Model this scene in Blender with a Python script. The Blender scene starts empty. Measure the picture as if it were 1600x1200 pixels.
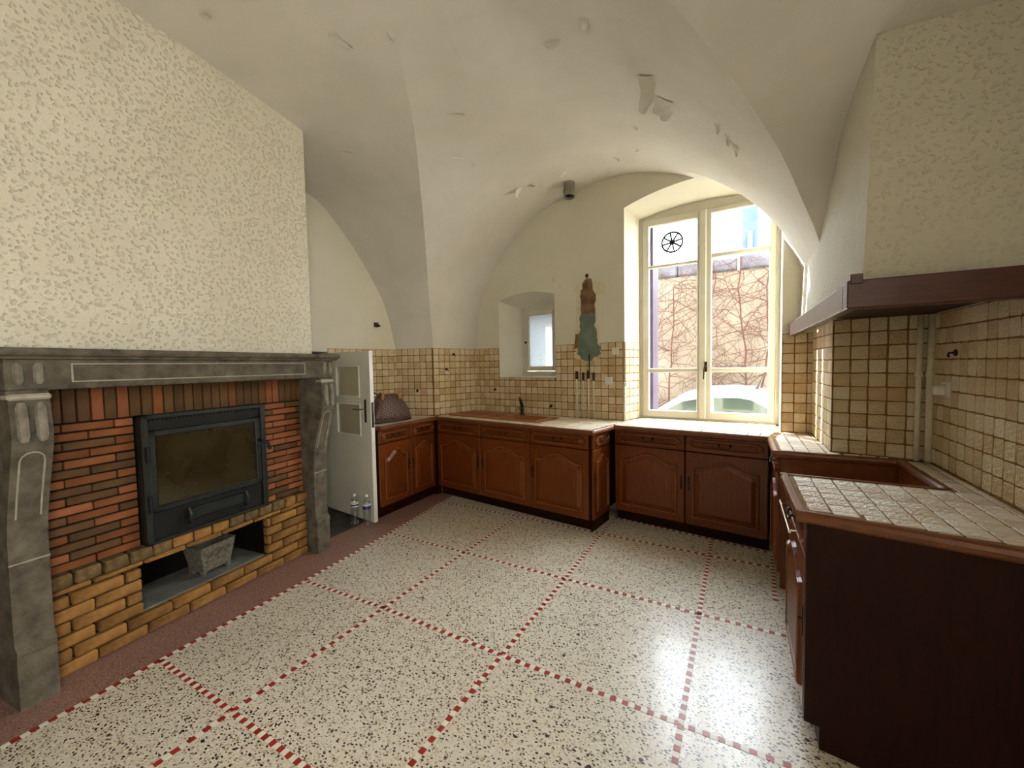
import bpy, bmesh, math, random
from mathutils import Vector, Matrix
import numpy as np
rnd = random.Random(7)
scene = bpy.context.scene
COL = scene.collection
R = math.radians

# ------------------------------------------------------------------ camera, sky, sun, exposure
def make_camera():
    F, yaw, pitch, roll, H = 632.15, R(-29.166), R(2.7146), R(-1.0065), 1.5
    cy, sy = math.cos(yaw), math.sin(yaw)
    f = Vector((sy*math.cos(pitch), cy*math.cos(pitch), -math.sin(pitch)))
    r = Vector((cy, -sy, 0)); u = r.cross(f)
    r2 = r*math.cos(roll) + u*math.sin(roll); u2 = -r*math.sin(roll) + u*math.cos(roll)
    cam = bpy.data.cameras.new('camera'); o = bpy.data.objects.new('camera', cam); COL.objects.link(o)
    cam.sensor_fit = 'HORIZONTAL'; cam.sensor_width = 36; cam.lens = F/1600*36
    cam.clip_start = 0.02; cam.clip_end = 200
    m = Matrix((r2, u2, -f)).transposed().to_4x4(); m.translation = (0, 0, H)
    o.matrix_world = m
    scene.camera = o
make_camera()
vs = scene.view_settings
vs.view_transform = 'Standard'; vs.look = 'None'; vs.gamma = 1.0; vs.use_curve_mapping = False
vs.exposure = 1.22

world = bpy.data.worlds.new('sky'); scene.world = world; world.use_nodes = True
bg = world.node_tree.nodes['Background']
bg.inputs[0].default_value = (0.80, 0.90, 1.0, 1); bg.inputs[1].default_value = 11.0

def lamp(name, kind, loc, rot_dir, energy, color=(1, 1, 1), **kw):
    l = bpy.data.lights.new(name, kind); l.energy = energy; l.color = color
    for k, v in kw.items(): setattr(l, k, v)
    o = bpy.data.objects.new(name, l); COL.objects.link(o); o.location = loc
    o.rotation_euler = Vector(rot_dir).to_track_quat('-Z', 'Y').to_euler()
    return o
lamp('sun', 'SUN', (-4, 9, 8), (0.60, -0.60, -0.50), 15.0, (1.0, 0.93, 0.80), angle=R(0.6))
# fill lamp added outside the invented window, behind the camera on the right
lamp('second_window_daylight', 'AREA', (1.45, -.85, 1.90), (-1, 0, -.05), 44.0, (1.0, 0.97, 0.91), shape='RECTANGLE', size=1.3, size_y=1.7)
# light portals mark the openings towards the sky
p = lamp('window_portal', 'AREA', (-0.25, 4.75, 1.95), (0, -1, 0), 0, shape='RECTANGLE', size=1.5, size_y=2.3)
p.data.cycles.is_portal = True

# ------------------------------------------------------------------ frames
OB = Vector((-.996, 4.087, 0)); bB = R(7.4)
uB = Vector((math.cos(bB), -math.sin(bB), 0)); vB = Vector((math.sin(bB), math.cos(bB), 0))
def BP(s, t, z): return OB + uB*s + vB*t + Vector((0, 0, z))
OFX, OFY = -2.772, .431; aF = math.atan2(.203, 1.702)
dF = Vector((-math.sin(aF), math.cos(aF), 0)); nF = Vector((math.cos(aF), math.sin(aF), 0))
PL = Vector((-3.114, 3.706, 0)); PR = Vector((.521, 3.187, 0))
Z = 0.92      # worktop height
ZT = 1.71     # top of the wall tiles

# ------------------------------------------------------------------ materials
def newmat(name):
    m = bpy.data.materials.new(name); m.use_nodes = True
    nt = m.node_tree; nt.nodes.clear()
    out = nt.nodes.new('ShaderNodeOutputMaterial')
    return m, nt, out
def srgb(c):
    return tuple(((x/255)/12.92 if x/255 <= .04045 else ((x/255+.055)/1.055)**2.4) for x in c) + (1,)
def N(nt, typ, **kw):
    n = nt.nodes.new(typ)
    for k, v in kw.items():
        if k.startswith('i_'): n.inputs[int(k[2:])].default_value = v
        else: setattr(n, k, v)
    return n
def ramp(nt, fac, stops, interp='LINEAR'):
    r = nt.nodes.new('ShaderNodeValToRGB'); r.color_ramp.interpolation = interp
    e = r.color_ramp.elements
    while len(e) < len(stops): e.new(0.5)
    for i, (p_, c) in enumerate(stops): e[i].position = p_; e[i].color = c
    nt.links.new(fac, r.inputs[0]); return r
def mixc(nt, fac, a, b, mode='MIX'):
    n = nt.nodes.new('ShaderNodeMix'); n.data_type = 'RGBA'; n.blend_type = mode
    for sock, v in ((n.inputs[0], fac), (n.inputs[6], a), (n.inputs[7], b)):
        if isinstance(v, bpy.types.NodeSocket): nt.links.new(v, sock)
        else: sock.default_value = v
    return n.outputs[2]
def coords(nt, scale=(1, 1, 1), kind='Object'):
    t = N(nt, 'ShaderNodeTexCoord'); mp = N(nt, 'ShaderNodeMapping')
    mp.inputs['Scale'].default_value = scale
    nt.links.new(t.outputs[kind], mp.inputs[0]); return mp.outputs[0]
def noise(nt, vec, scale, detail=3, rough=.55):
    n = N(nt, 'ShaderNodeTexNoise'); n.inputs['Scale'].default_value = scale
    n.inputs['Detail'].default_value = detail; n.inputs['Roughness'].default_value = rough
    nt.links.new(vec, n.inputs['Vector']); return n
def principled(nt, out, rough=.5, spec=.5, metal=0.0, coat=0.0, coat_r=.1):
    b = N(nt, 'ShaderNodeBsdfPrincipled')
    b.inputs['Roughness'].default_value = rough; b.inputs['Specular IOR Level'].default_value = spec
    b.inputs['Metallic'].default_value = metal; b.inputs['Coat Weight'].default_value = coat
    b.inputs['Coat Roughness'].default_value = coat_r
    nt.links.new(b.outputs[0], out.inputs[0]); return b
def bump(nt, b, height, strength=.3, dist=.01):
    n = N(nt, 'ShaderNodeBump'); n.inputs['Strength'].default_value = strength
    n.inputs['Distance'].default_value = dist
    nt.links.new(height, n.inputs['Height']); nt.links.new(n.outputs[0], b.inputs['Normal']); return n

def simple(name, c1, c2=None, scale=8, rough=.5, spec=.4, metal=0, bump_s=0, bump_scale=60, bump_d=.004, per_obj=0, coat=0, stretch=(1, 1, 1), detail=4):
    """noise between two sRGB colours, optional fine bump, optional per-object shade"""
    m, nt, out = newmat(name); b = principled(nt, out, rough, spec, metal, coat)
    v = coords(nt, stretch)
    n = noise(nt, v, scale, detail)
    r = ramp(nt, n.outputs[0], [(.3, srgb(c1)), (.7, srgb(c2 or c1))])
    col = r.outputs[0]
    if per_obj:
        oi = N(nt, 'ShaderNodeObjectInfo')
        h = N(nt, 'ShaderNodeHueSaturation')
        mr = N(nt, 'ShaderNodeMapRange'); mr.inputs[3].default_value = 1-per_obj; mr.inputs[4].default_value = 1+per_obj
        nt.links.new(oi.outputs['Random'], mr.inputs[0]); nt.links.new(mr.outputs[0], h.inputs['Value'])
        nt.links.new(col, h.inputs['Color']); col = h.outputs[0]
    nt.links.new(col, b.inputs['Base Color'])
    if bump_s:
        nb = noise(nt, v, bump_scale, 4); bump(nt, b, nb.outputs[0], bump_s, bump_d)
    return m

def m_plaster(name, c1, c2, stipple, strength=.8):
    m, nt, out = newmat(name); b = principled(nt, out, .85, .2)
    v = coords(nt)
    n = noise(nt, v, 2.2, 5, .6)
    r = ramp(nt, n.outputs[0], [(.3, srgb(c1)), (.7, srgb(c2))]); nt.links.new(r.outputs[0], b.inputs['Base Color'])
    if stipple:
        nv = noise(nt, v, 45, 3)
        vadd = mixc(nt, .03, v, nv.outputs['Color'], 'ADD')
        vo = N(nt, 'ShaderNodeTexVoronoi', feature='F1'); vo.inputs['Scale'].default_value = 48
        nt.links.new(vadd, vo.inputs['Vector'])
        pit = ramp(nt, vo.outputs['Distance'], [(.12, (0, 0, 0, 1)), (.42, (1, 1, 1, 1))])
        n2 = noise(nt, v, 85, 3, .6)
        mx = N(nt, 'ShaderNodeMath', operation='MULTIPLY_ADD'); mx.inputs[1].default_value = .5
        nt.links.new(n2.outputs[0], mx.inputs[0]); nt.links.new(pit.outputs[0], mx.inputs[2])
        bump(nt, b, mx.outputs[0], strength, .009)
    else:
        n2 = noise(nt, v, 5, 6, .7); n3 = noise(nt, v, 90, 3)
        mx = N(nt, 'ShaderNodeMath', operation='MULTIPLY_ADD'); mx.inputs[1].default_value = .06
        nt.links.new(n3.outputs[0], mx.inputs[0]); nt.links.new(n2.outputs[0], mx.inputs[2])
        bump(nt, b, mx.outputs[0], .35, .02)
    return m

def m_wood(name, c1, c2, rough=.36, grain=(14, 14, 1.2), coat=.08):
    m, nt, out = newmat(name); b = principled(nt, out, rough, .4 if coat else .15, 0, coat, .25)
    v = coords(nt, grain)
    n = noise(nt, v, 5, 6, .65); n2 = noise(nt, coords(nt, (grain[0]*5, grain[1]*5, grain[2]*2)), 8, 3)
    r = ramp(nt, n.outputs[0], [(.25, srgb(c1)), (.5, srgb(tuple((a+b_)/2 for a, b_ in zip(c1, c2)))), (.75, srgb(c2))])
    oi = N(nt, 'ShaderNodeObjectInfo'); h = N(nt, 'ShaderNodeHueSaturation')
    mr = N(nt, 'ShaderNodeMapRange'); mr.inputs[3].default_value = .88; mr.inputs[4].default_value = 1.1
    nt.links.new(oi.outputs['Random'], mr.inputs[0]); nt.links.new(mr.outputs[0], h.inputs['Value'])
    dk = mixc(nt, .25, r.outputs[0], n2.outputs[0], 'MULTIPLY')
    nt.links.new(dk, h.inputs['Color']); nt.links.new(h.outputs[0], b.inputs['Base Color'])
    bump(nt, b, n2.outputs[0], .12, .002)
    return m

def m_terrazzo(name, base, chips, scale, rough, coat):
    """chips: list of (fraction, colour, radius)"""
    m, nt, out = newmat(name); b = principled(nt, out, rough, .45, 0, coat, .16)
    v = coords(nt)
    nv = noise(nt, v, 24, 2); vd = mixc(nt, .018, v, nv.outputs['Color'], 'ADD')
    n = noise(nt, v, 1.6, 4); col = ramp(nt, n.outputs[0], [(.3, srgb(base[0])), (.7, srgb(base[1]))]).outputs[0]
    for i, (sc, frac, c, rad) in enumerate(chips):
        mp = N(nt, 'ShaderNodeMapping'); mp.inputs['Location'].default_value = (i*3.7, i*1.3, 0.37)
        mp.inputs['Rotation'].default_value = (0, 0, i*.9); mp.inputs['Scale'].default_value = (1, 1.45, 1)
        nt.links.new(vd, mp.inputs[0])
        vo = N(nt, 'ShaderNodeTexVoronoi', voronoi_dimensions='2D'); vo.inputs['Scale'].default_value = sc
        nt.links.new(mp.outputs[0], vo.inputs['Vector'])
        sep = N(nt, 'ShaderNodeSeparateColor'); nt.links.new(vo.outputs['Color'], sep.inputs[0])
        lt = N(nt, 'ShaderNodeMath', operation='LESS_THAN'); lt.inputs[1].default_value = frac; nt.links.new(sep.outputs[0], lt.inputs[0])
        ms = N(nt, 'ShaderNodeMath', operation='MULTIPLY'); ms.inputs[1].default_value = rad; nt.links.new(sep.outputs[1], ms.inputs[0])
        ad = N(nt, 'ShaderNodeMath', operation='ADD'); ad.inputs[1].default_value = rad*.45; nt.links.new(ms.outputs[0], ad.inputs[0])
        lr = N(nt, 'ShaderNodeMath', operation='LESS_THAN'); nt.links.new(vo.outputs['Distance'], lr.inputs[0]); nt.links.new(ad.outputs[0], lr.inputs[1])
        f = N(nt, 'ShaderNodeMath', operation='MULTIPLY'); nt.links.new(lt.outputs[0], f.inputs[0]); nt.links.new(lr.outputs[0], f.inputs[1])
        col = mixc(nt, f.outputs[0], col, srgb(c))
    nt.links.new(col, b.inputs['Base Color'])
    nb = noise(nt, v, 7, 4); bump(nt, b, nb.outputs[0], .05, .004)
    return m

def m_tile(name, stops, rough, bump_s=.35):
    m, nt, out = newmat(name); b = principled(nt, out, rough, .5)
    oi = N(nt, 'ShaderNodeObjectInfo')
    n = noise(nt, coords(nt), 1.7, 4, .65)
    v2 = N(nt, 'ShaderNodeVectorMath', operation='ADD'); nt.links.new(coords(nt), v2.inputs[0]); nt.links.new(oi.outputs['Location'], v2.inputs[1])
    n.inputs['Scale'].default_value = 1.6; nt.links.new(v2.outputs[0], n.inputs['Vector'])
    ad = N(nt, 'ShaderNodeMath', operation='MULTIPLY_ADD'); ad.inputs[1].default_value = .8
    nt.links.new(n.outputs[0], ad.inputs[0])
    sub = N(nt, 'ShaderNodeMath', operation='MULTIPLY_ADD'); sub.inputs[1].default_value = .62; sub.inputs[2].default_value = -.2
    nt.links.new(oi.outputs['Random'], sub.inputs[0]); nt.links.new(sub.outputs[0], ad.inputs[2])
    r = ramp(nt, ad.outputs[0], [(p_, srgb(c)) for p_, c in stops])
    nt.links.new(r.outputs[0], b.inputs['Base Color'])
    nb = N(nt, 'ShaderNodeTexNoise'); nb.inputs['Scale'].default_value = 5; nt.links.new(v2.outputs[0], nb.inputs['Vector'])
    bump(nt, b, nb.outputs[0], bump_s, .12)
    return m

def m_glass(name, tint=(1, 1, 1), gloss=.04, rough=0.0):
    m, nt, out = newmat(name)
    t = N(nt, 'ShaderNodeBsdfTransparent'); t.inputs[0].default_value = tint + (1,)
    g = N(nt, 'ShaderNodeBsdfGlossy'); g.inputs['Roughness'].default_value = rough
    mx = N(nt, 'ShaderNodeMixShader'); mx.inputs[0].default_value = gloss
    nt.links.new(t.outputs[0], mx.inputs[1]); nt.links.new(g.outputs[0], mx.inputs[2]); nt.links.new(mx.outputs[0], out.inputs[0])
    return m

def m_frosted(name):
    m, nt, out = newmat(name)
    t = N(nt, 'ShaderNodeBsdfTranslucent'); t.inputs[0].default_value = (.36, .38, .40, 1)
    g = N(nt, 'ShaderNodeBsdfPrincipled'); g.inputs['Base Color'].default_value = (.85, .88, .9, 1); g.inputs['Roughness'].default_value = .35
    mx = N(nt, 'ShaderNodeMixShader'); mx.inputs[0].default_value = .2
    nb = noise(nt, coords(nt), 34, 4); bp = N(nt, 'ShaderNodeBump'); bp.inputs['Strength'].default_value = .5; bp.inputs['Distance'].default_value = .02
    nt.links.new(nb.outputs[0], bp.inputs['Height']); nt.links.new(bp.outputs[0], t.inputs['Normal']); nt.links.new(bp.outputs[0], g.inputs['Normal'])
    nt.links.new(t.outputs[0], mx.inputs[1]); nt.links.new(g.outputs[0], mx.inputs[2]); nt.links.new(mx.outputs[0], out.inputs[0])
    return m

def m_checker(name):
    m, nt, out = newmat(name); b = principled(nt, out, .45, .4)
    mp = N(nt, 'ShaderNodeMapping'); mp.inputs['Rotation'].default_value = (0, R(18), 0)
    t = N(nt, 'ShaderNodeTexCoord'); nt.links.new(t.outputs['Object'], mp.inputs[0])
    w = N(nt, 'ShaderNodeTexChecker'); w.inputs['Scale'].default_value = 52
    w.inputs[1].default_value = srgb((64, 38, 32)); w.inputs[2].default_value = srgb((122, 92, 78))
    nt.links.new(mp.outputs[0], w.inputs[0])
    n = noise(nt, coords(nt), 9, 3)
    c = mixc(nt, .35, w.outputs[0], n.outputs[0], 'MULTIPLY')
    nt.links.new(c, b.inputs['Base Color']); return m

M = {}
M['vault'] = m_plaster('painted_vault_plaster', (216, 211, 200), (227, 222, 212), False)
M['wallpaint'] = m_plaster('cream_wall_paint', (222, 216, 196), (230, 224, 206), False)
M['stipple'] = m_plaster('stippled_render', (224, 217, 196), (233, 227, 208), True)
M['stipple_grey'] = m_plaster('hood_render', (205, 199, 182), (214, 208, 190), True, .5)
M['white'] = simple('white_gloss_paint', (228, 226, 216), (236, 234, 226), 6, .4, .4)
M['winpaint'] = simple('aged_window_paint', (204, 199, 180), (214, 209, 192), 6, .45, .35)  # frame paint darkened to stand in for backlight
M['doorpaint'] = simple('grey_door_paint', (222, 217, 198), (230, 225, 206), 6, .45, .4)
M['wood'] = m_wood('varnished_oak', (98, 42, 9), (140, 70, 17))
M['wood_bead'] = m_wood('worn_bead_wood', (150, 84, 30), (182, 112, 48))  # bright edge highlights of the mouldings, put in as paler wood
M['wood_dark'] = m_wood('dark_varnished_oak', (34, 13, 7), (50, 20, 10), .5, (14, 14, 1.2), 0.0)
M['wood_edge'] = m_wood('worktop_edge_wood', (104, 56, 28), (140, 82, 46), .35, (3, 3, 3))
M['beam'] = m_wood('hood_beam_wood', (62, 26, 18), (92, 44, 32), .42, (2, 1.5, 14), .15)
M['terrazzo'] = m_terrazzo('cream_terrazzo', ((214, 203, 182), (224, 214, 196)),
    [(70, .55, (190, 178, 152), .34), (62, .42, (228, 222, 206), .30), (56, .20, (150, 128, 106), .26), (54, .36, (50, 38, 36), .26), (70, .16, (92, 70, 60), .26), (30, .05, (52, 34, 34), .22)], 1, .34, .3)
M['pink'] = m_terrazzo('red_terrazzo', ((140, 106, 94), (152, 116, 104)),
    [(120, .5, (176, 142, 128), .32), (110, .4, (118, 76, 68), .32), (90, .12, (70, 44, 40), .25)], 1, .42, .12)
M['darkstone'] = simple('dark_threshold_stone', (52, 50, 44), (84, 80, 70), 7, .55, .4, bump_s=.3, bump_scale=30)
M['red'] = simple('red_tessera', (150, 40, 34), (172, 56, 46), 30, .35, .45, per_obj=.12)
M['cream'] = simple('cream_tessera', (226, 220, 200), (238, 232, 214), 30, .35, .45, per_obj=.06)
M['tile'] = m_tile('glazed_wall_tile', [(.05, (190, 156, 108)), (.4, (214, 188, 144)), (.62, (222, 202, 164)), (.95, (232, 218, 188))], .34)
M['tile_top'] = m_tile('glazed_worktop_tile', [(.1, (196, 168, 138)), (.4, (222, 204, 178)), (.7, (230, 218, 198)), (.95, (232, 222, 204))], .42)
M['grout'] = simple('brown_grout', (122, 90, 50), (146, 110, 66), 20, .85, .2, bump_s=.3, bump_scale=120)
M['grout_dark'] = simple('dark_joint_mortar', (34, 26, 20), (52, 38, 28), 20, .95, .1)
M['brick'] = simple('thin_terracotta_brick', (112, 66, 36), (134, 82, 46), 9, .75, .25, bump_s=.35, bump_scale=70, per_obj=.28)
M['brick_dark'] = simple('smoked_terracotta_brick', (82, 60, 35), (104, 74, 44), 9, .75, .25, bump_s=.35, bump_scale=70, per_obj=.22)
M['brick_red'] = simple('red_terracotta_brick', (134, 80, 50), (150, 92, 58), 9, .75, .25, bump_s=.35, bump_scale=70, per_obj=.15)
M['brick_y'] = simple('ochre_rustic_brick', (112, 78, 38), (164, 120, 64), 14, .8, .25, bump_s=.6, bump_scale=45, bump_d=.008, per_obj=.22)
M['brick_sooty'] = simple('sooty_rustic_brick', (76, 66, 46), (138, 110, 68), 22, .85, .2, bump_s=.6, bump_scale=45, bump_d=.008, per_obj=.2)
M['stone'] = simple('carved_lava_stone', (74, 68, 58), (122, 114, 98), 12, .8, .25, bump_s=.8, bump_scale=85, bump_d=.01, detail=8)
M['stone_mid'] = simple('worn_stone_rib', (112, 105, 94), (156, 148, 132), 18, .8, .25, bump_s=.7, bump_scale=85, bump_d=.01)  # paler stone puts the highlights of the ribs into the colour
M['stone_pale'] = simple('worn_stone_edge', (150, 144, 130), (178, 170, 154), 20, .8, .25, bump_s=.5, bump_scale=85)  # paler stone for carved borders, collars and joint lines
M['iron'] = simple('black_cast_iron', (30, 34, 32), (46, 50, 47), 12, .42, .5, .35, bump_s=.12, bump_scale=160, bump_d=.002)
M['iron_dark'] = simple('matt_black_iron', (14, 14, 14), (24, 24, 23), 12, .6, .4, .2)
M['soot'] = simple('soot_black_lining', (12, 11, 10), (26, 23, 20), 8, .95, .1)  # niche soot; cupboard, jamb and mantel wall share this even black
M['stoveglass'] = simple('smoked_stove_glass', (34, 28, 16), (62, 52, 30), 3.5, .12, .6, coat=.3)
M['castpot'] = simple('pale_cast_trough', (92, 88, 74), (140, 134, 116), 45, .7, .4, .1, bump_s=1.0, bump_scale=55, bump_d=.02)
M['hearthslab'] = simple('grey_hearth_slab', (92, 92, 86), (124, 124, 116), 12, .7, .3, bump_s=.3, bump_scale=60)
M['bronze'] = simple('dark_bronze_metal', (38, 30, 24), (66, 54, 42), 20, .32, .5, .85)
M['chrome'] = simple('chrome', (190, 190, 190), (205, 205, 205), 6, .12, .5, 1)
M['sink'] = simple('brown_resin_sink', (146, 92, 58), (166, 108, 70), 40, .35, .45)
M['glass'] = m_glass('window_glass')
M['frost'] = m_frosted('frosted_glass')
M['bottle'] = m_glass('clear_bottle_plastic', (.90, .93, .95), .16, .05)
def m_cloudy(name):
    m, nt, out = newmat(name)
    g = N(nt, 'ShaderNodeBsdfPrincipled'); g.inputs['Base Color'].default_value = srgb((204, 196, 166)); g.inputs['Roughness'].default_value = .12
    t = N(nt, 'ShaderNodeBsdfTransparent'); mx = N(nt, 'ShaderNodeMixShader'); mx.inputs[0].default_value = .35
    nt.links.new(g.outputs[0], mx.inputs[1]); nt.links.new(t.outputs[0], mx.inputs[2]); nt.links.new(mx.outputs[0], out.inputs[0]); return m
M['mirrorglass'] = m_cloudy('cloudy_door_glass')
M['blue'] = simple('blue_label_print', (28, 46, 110), (34, 54, 126), 5, .4)
M['offwhite'] = simple('white_plastic', (226, 222, 208), (234, 230, 218), 5, .4, .45)
M['black'] = simple('black_plastic', (18, 17, 16), (26, 25, 24), 5, .5)
M['pipe'] = simple('painted_pipe', (216, 204, 172), (236, 226, 200), 22, .5, .4, bump_s=.2)
M['bag'] = m_checker('chequered_brown_canvas')
M['tan'] = simple('tan_leather', (176, 116, 74), (194, 132, 88), 10, .5, .4)
M['brownleather'] = simple('dark_brown_leather', (58, 34, 28), (74, 44, 36), 10, .5, .4)
M['green'] = simple('old_green_paint', (100, 116, 100), (128, 140, 122), 9, .8, .2, bump_s=.4, bump_scale=40)
M['rawplaster'] = simple('raw_brown_plaster', (98, 74, 54), (150, 116, 86), 12, .9, .15, bump_s=.7, bump_scale=40)
M['torn'] = simple('torn_plaster_edge', (214, 202, 172), (228, 218, 192), 12, .9, .15, bump_s=.5, bump_scale=40)
M['flue'] = simple('grey_fibre_pipe', (122, 114, 100), (150, 142, 126), 14, .8, .3, bump_s=.3)
M['gardenwall'] = simple('garden_wall_render', (122, 113, 102), (140, 131, 119), 1.3, .9, .15, bump_s=.5, bump_scale=14, bump_d=.03)
M['coping'] = simple('weathered_stone_coping', (66, 66, 74), (92, 92, 102), 5, .9, .15, bump_s=.6, bump_scale=12, bump_d=.04)
M['twig'] = simple('creeper_bark', (62, 42, 38), (84, 58, 52), 20, .9, .1)
M['berry'] = simple('red_creeper_leaf', (78, 28, 28), (96, 38, 36), 20, .8, .2)
M['carpaint'] = simple('white_car_paint', (196, 198, 202), (204, 206, 210), 4, .18, .5, coat=.5)
M['carglass'] = simple('tinted_car_glass', (34, 46, 46), (70, 80, 66), 1.8, .06, .6)
M['rubber'] = simple('black_rubber', (22, 22, 22), (32, 32, 32), 10, .8)
M['asphalt'] = simple('grey_asphalt', (108, 106, 104), (128, 126, 124), 20, .9, .2, bump_s=.4, bump_scale=90)
M['shutter'] = simple('purple_grey_shutter', (70, 56, 72), (84, 68, 84), 6, .6, .3)
M['housewhite'] = simple('white_house_render', (238, 238, 234), (244, 244, 240), 2, .9, .15)
M['bluegable'] = simple('blue_grey_gable', (58, 72, 98), (84, 100, 128), 1.2, .9, .15)
M['roof'] = simple('pale_roof_tiles', (168, 150, 140), (186, 168, 156), 10, .9, .15)
M['outerwall'] = simple('outer_house_wall', (190, 180, 165), (200, 190, 175), 3, .9, .15)

# ------------------------------------------------------------------ mesh helpers
class MB:
    def __init__(self): self.v = []; self.f = []
    def add(self, vs_, fs):
        o = len(self.v); self.v += [tuple(x) for x in vs_]; self.f += [tuple(i+o for i in f) for f in fs]; return self
    def box(self, a, b, ch=0):
        (x0, y0, z0), (x1, y1, z1) = a, b
        x0, x1 = sorted((x0, x1)); y0, y1 = sorted((y0, y1)); z0, z1 = sorted((z0, z1))
        if ch <= 0:
            return self.add([(x0, y0, z0), (x1, y0, z0), (x1, y1, z0), (x0, y1, z0), (x0, y0, z1), (x1, y0, z1), (x1, y1, z1), (x0, y1, z1)],
                            [(0, 3, 2, 1), (4, 5, 6, 7), (0, 1, 5, 4), (1, 2, 6, 5), (2, 3, 7, 6), (3, 0, 4, 7)])
        ch = min(ch, (x1-x0)*.45, (y1-y0)*.45, (z1-z0)*.45)
        bm = bmesh.new(); bmesh.ops.create_cube(bm, size=1)
        for v in bm.verts: v.co = ((x0+x1)/2+v.co.x*(x1-x0), (y0+y1)/2+v.co.y*(y1-y0), (z0+z1)/2+v.co.z*(z1-z0))
        bmesh.ops.bevel(bm, geom=list(bm.edges), offset=ch, segments=1, affect='EDGES')
        bm.verts.index_update()
        self.add([v.co[:] for v in bm.verts], [[v.index for v in f.verts] for f in bm.faces]); bm.free(); return self
    def prism(self, pts, ext, close=True):
        """pts: planar 3D polygon, ext: extrusion vector"""
        n = len(pts); e = Vector(ext); P = [Vector(p_) for p_ in pts]
        self.add(P+[p_+e for p_ in P], [tuple(range(n))[::-1], tuple(range(n, 2*n))]+[(i, (i+1) % n, n+(i+1) % n, n+i) for i in range(n)]); return self
    def tube(self, path, r, seg=8, caps=True):
        path = [Vector(p_) for p_ in path]; n = len(path); vs_ = []; fs = []
        rr = r if isinstance(r, (list, tuple)) else [r]*n
        prev = None
        for i, p_ in enumerate(path):
            t = (path[min(i+1, n-1)]-path[max(i-1, 0)]).normalized()
            if prev is None:
                a = t.orthogonal().normalized()
            else:
                a = (prev - t*prev.dot(t))
                a = a.normalized() if a.length > 1e-6 else t.orthogonal().normalized()
            prev = a; b = t.cross(a)
            for k in range(seg):
                an = 2*math.pi*k/seg; vs_.append(p_+(a*math.cos(an)+b*math.sin(an))*rr[i])
        for i in range(n-1):
            for k in range(seg): fs.append((i*seg+k, i*seg+(k+1) % seg, (i+1)*seg+(k+1) % seg, (i+1)*seg+k))
        if caps: fs += [tuple(range(seg))[::-1], tuple(range((n-1)*seg, n*seg))]
        return self.add(vs_, fs)
    def lathe(self, prof, c=(0, 0, 0), seg=20, axis=None):
        """prof: (r,z) list"""
        vs_ = []; fs = []; n = len(prof)
        for r, z in prof:
            for k in range(seg):
                a = 2*math.pi*k/seg; vs_.append(Vector((r*math.cos(a), r*math.sin(a), z)))
        if axis is not None:
            q = Vector((0, 0, 1)).rotation_difference(Vector(axis).normalized()); vs_ = [q @ v for v in vs_]
        vs_ = [v+Vector(c) for v in vs_]
        for i in range(n-1):
            for k in range(seg): fs.append((i*seg+k, i*seg+(k+1) % seg, (i+1)*seg+(k+1) % seg, (i+1)*seg+k))
        fs += [tuple(range(seg))[::-1], tuple(range((n-1)*seg, n*seg))]
        return self.add(vs_, fs)
    def grid(self, P):
        """P[i][j] points"""
        n, m = len(P), len(P[0])
        return self.add([p_ for row in P for p_ in row], [(i*m+j, i*m+j+1, (i+1)*m+j+1, (i+1)*m+j) for i in range(n-1) for j in range(m-1)])
    def loops(self, L, cap=True):
        """loft of closed loops with equal counts"""
        n = len(L[0]); vs_ = [p_ for l in L for p_ in l]; fs = []
        for i in range(len(L)-1):
            for k in range(n): fs.append((i*n+k, i*n+(k+1) % n, (i+1)*n+(k+1) % n, (i+1)*n+k))
        if cap: fs += [tuple(range((len(L)-1)*n, len(L)*n))]
        return self.add(vs_, fs)
    def mesh(self, name, smooth=False, fix=True):
        me = bpy.data.meshes.new(name); me.from_pydata([tuple(v) for v in self.v], [], self.f)
        if fix:
            bm = bmesh.new(); bm.from_mesh(me); bmesh.ops.recalc_face_normals(bm, faces=bm.faces); bm.to_mesh(me); bm.free()
        if smooth: me.shade_smooth()
        return me
    def build(self, name, mat, parent=None, smooth=False, fix=True):
        me = self.mesh(name, smooth, fix); me.materials.append(M[mat] if isinstance(mat, str) else mat)
        return link(name, me, parent)
def link(name, me, parent=None):
    o = bpy.data.objects.new(name, me); COL.objects.link(o)
    if parent is not None: o.parent = parent
    return o
def tag(o, label, cat, group=None):
    o['label'] = label; o['category'] = cat
    if group: o['group'] = group
    return o
def thing(name, label, cat, loc=(0, 0, 0), rz=0, group=None):
    o = link(name, None); o.location = loc; o.rotation_euler = (0, 0, rz); o.empty_display_size = .1
    return tag(o, label, cat, group)
def struct(o): o['kind'] = 'structure'; return o
def angle_smooth(o, deg=35):
    me = o.data; me.shade_smooth()
    try: me.set_sharp_from_angle(angle=R(deg))
    except Exception: pass
    return o
def boolean(o, cutters):
    for c in cutters:
        md = o.modifiers.new('cut', 'BOOLEAN'); md.operation = 'DIFFERENCE'; md.object = c; md.solver = 'EXACT'
    bpy.context.view_layer.update()
    dg = bpy.context.evaluated_depsgraph_get(); me = bpy.data.meshes.new_from_object(o.evaluated_get(dg))
    o.modifiers.clear(); old = o.data; o.data = me
    for c in cutters: bpy.data.objects.remove(c)
    return o

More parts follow.
